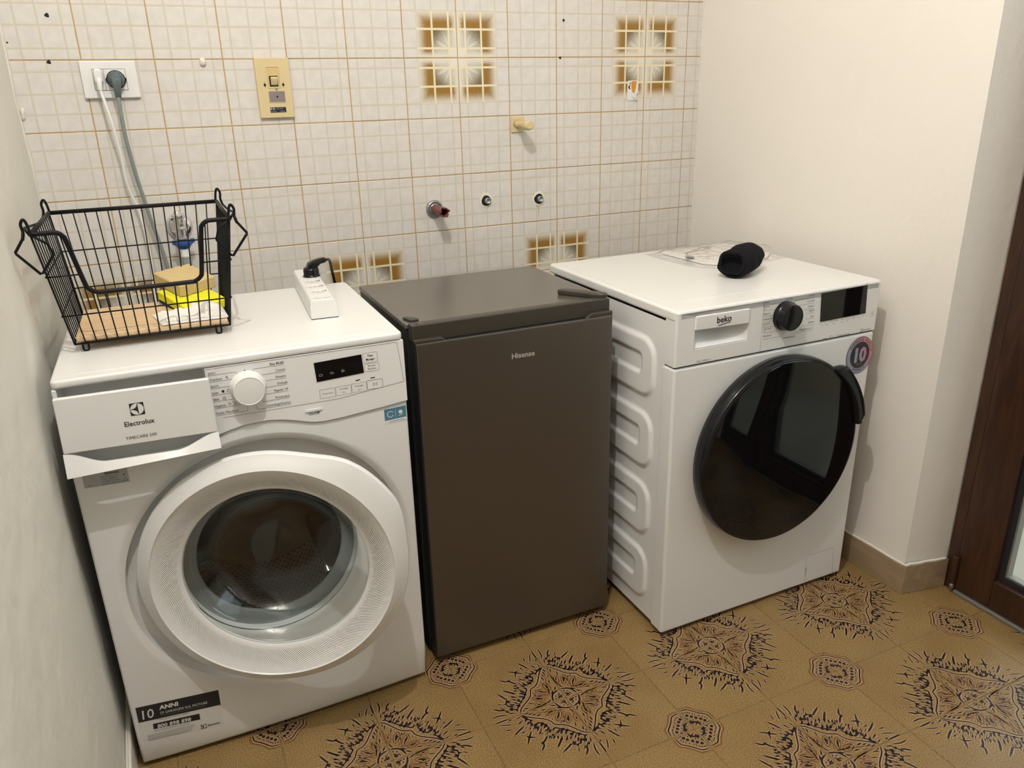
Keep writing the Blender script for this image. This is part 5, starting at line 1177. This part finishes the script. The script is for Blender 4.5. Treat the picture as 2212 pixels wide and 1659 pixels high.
disc(bm, -.011, .021, .0022, -.0038, 8, 1); arcring(bm, .006, -.010, .0095, .0115, -.0038, 10, 1, -1.9, .2); disc(bm, .002, -.007, .0022, -.0038, 8, 1)
flatobj('print', bm, [M_org, M_ink], sh)
bm = bmesh.new(); tube(bm, smoothpath([(0, -.003, -.006), (0, -.007, -.016), (.002, -.014, -.020), (.003, -.018, -.014)], 5), .0022, 8); obj('hook_arm', bm, M_whitep, sh)

# ================================================================== things on the right machine
def sockpt(u, a):
    # u along length (0 = open cuff), a around
    R_ = .029+.013*sin(pi*min(1, .15+u*.8))**.8
    if u > .86: R_ *= sqrt(max(0.02, 1-((u-.86)/.14)**2))
    R_ *= 1+.05*mnoise.noise(Vector((u*5, cos(a)*2, sin(a)*2)))+.09*mnoise.noise(Vector((u*9+3, cos(a)*1.2, sin(a)*1.2)))
    return R_
sk = thing('rolled_socks', 'bundle of rolled black knitted socks on the right washing machine', 'socks', wl(BK, .366, -.365, BH), BA+radians(31))
bm = bmesh.new(); LN = .150; nu, na = 44, 64; rows = []
for i in range(nu+1):
    u = i/nu; row = []
    for k in range(na):
        a = 2*pi*k/na; R_ = sockpt(u, a)*(1+.012*(1 if k % 2 else -1)*(u < .45))
        zz = R_*sin(a)*1.0; x = -LN/2+LN*u; lift = .038+.010*u
        row.append(bm.verts.new((x, R_*1.05*cos(a), max(.0015, (lift+zz)*.84))))
    rows.append(row)
for p_, q_ in zip(rows, rows[1:]):
    for k in range(na): bm.faces.new((p_[k], p_[(k+1) % na], q_[(k+1) % na], q_[k])).smooth = True
bm.faces.new(rows[-1])
# folded-in cuff
c_in = [[bm.verts.new((rows[0][k].co.x+d, rows[0][k].co.y*s_, .038+(rows[0][k].co.z-.038)*s_)) for k in range(na)] for d, s_ in ((-.004, .93), (.004, .80), (.014, .55), (.016, .2))]
pr = rows[0]
for rr_ in c_in:
    for k in range(na): bm.faces.new((rr_[k], rr_[(k+1) % na], pr[(k+1) % na], pr[k])).smooth = True
    pr = rr_
bm.faces.new(pr); obj('sock_roll', bm, M_sock, sk)
bm = bmesh.new(); tube(bm, smoothpath([(-.079, .030*cos(a), .040+.030*sin(a)*.95+.003*sin(3*a)) for a in [2*pi*k/16 for k in range(16)]], 3, True), .0042, 8, True); obj('cuff', bm, M_sock, sk)
# booklet inside a clear plastic bag
bo = thing('paper_booklet', 'white instruction booklet inside the clear plastic bag on the right machine', 'booklet', wl(BK, .452, -.165, BH+.0015), BA)
bm = bmesh.new(); outl2 = [(-.118, .105), (-.108, -.075), (-.075, -.112), (.085, -.104), (.135, -.06), (.12, .105)]
prismz(bm, outl2, .0, .0065); obj('pages', bm, M_pap, bo, bevel=.0015)
bm = bmesh.new(); prismz(bm, [(-.112, .102), (-.102, -.073), (-.072, -.106), (.082, -.099), (.129, -.057), (.114, .102)], .0067, .0076); obj('cover', bm, M_pap, bo)
bm = bmesh.new()
for pts_ in (((-.095, .020), (-.060, .050), (-.02, .060), (.0, .075), (-.03, .070), (-.07, .056)), ((-.02, .055), (.02, .062), (.045, .085), (.015, .078)), ((-.06, -.02), (-.045, -.016), (-.048, -.026), (-.062, -.028)), ((.0, .088), (.03, .084), (.06, .094), (.03, .098))):
    f = bm.faces.new([bm.verts.new((x, y, .0079)) for x, y in pts_])
flatobj('printed_pattern', bm, mat('grey_print', srgb(176, 168, 156), .5, noise=.1), bo)
bm = bmesh.new()
for pts_ in (((.0, .097), (.012, .090), (.010, .084), (.024, .080), (.012, .0865), (.002, .0915)),): bm.faces.new([bm.verts.new((x, y, .0081)) for x, y in pts_])
flatobj('printed_mark', bm, M_ink, bo)
M_bag = bpy.data.materials.new('clear_plastic_film'); M_bag.use_nodes = True; nt = M_bag.node_tree; nt.nodes.clear()
out = nt.nodes.new('ShaderNodeOutputMaterial'); mx = nt.nodes.new('ShaderNodeMixShader'); tr = nt.nodes.new('ShaderNodeBsdfTransparent'); tr.inputs[0].default_value = (.985, .982, .98, 1)
gl = nt.nodes.new('ShaderNodeBsdfGlossy'); gl.inputs['Roughness'].default_value = .10; 
schlick(M_bag, (mx.inputs[0], .045)); nt.links.new(tr.outputs[0], mx.inputs[1]); nt.links.new(gl.outputs[0], mx.inputs[2]); nt.links.new(mx.outputs[0], out.inputs[0])
bg = thing('plastic_bag', 'clear crinkled plastic bag around a booklet, behind the black socks', 'bag', wl(BK, .455, -.160, BH+.0008), BA)
bm = bmesh.new(); outl3 = [(-.165, .120), (-.168, .040), (-.160, -.075), (-.140, -.118), (-.110, -.150), (-.085, -.155), (.06, -.142), (.135, -.125), (.142, -.06), (.142, .140), (.0, .150)]
rgs = []
for i in range(31):
    t = i/30; ring = []
    for k in range(110):
        a = 2*pi*k/110; r = raypoly((0, 0), a, outl3)*t; x, y = r*cos(a), r*sin(a)
        core = raypoly((0, 0), a, outl2) if True else 0
        over = min(1, max(0, (core+.012-r)/.014)); z = .0095*over+.0006+(.005+.004*over)*abs(mnoise.noise(Vector((x*26, y*26, 9))))*(1-t**8)+.004*abs(mnoise.noise(Vector((x*70, y*60, 4))))*(1-t**5)
        if x > .10 and y > -.09: z += .018*min(1, (x-.10)/.035)*(mnoise.noise(Vector((x*20, y*14, 7)))*.5+.6)
        ring.append(bm.verts.new((x, y, z)))
    rgs.append(ring)
for p_, q_ in zip(rgs, rgs[1:]):
    for k in range(110): bm.faces.new((p_[k], p_[(k+1) % 110], q_[(k+1) % 110], q_[k])).smooth = True
bmesh.ops.remove_doubles(bm, verts=bm.verts, dist=1e-5)
obj('plastic_film', bm, M_bag, bg)
bm = bmesh.new(); disc_pts = [(-.128, -.02), (-.112, .0), (-.098, -.018), (-.11, -.040)]
bm.faces.new([bm.verts.new((x, y, .0125)) for x, y in disc_pts]); flatobj('printed_patch', bm, M_lgink, bg)
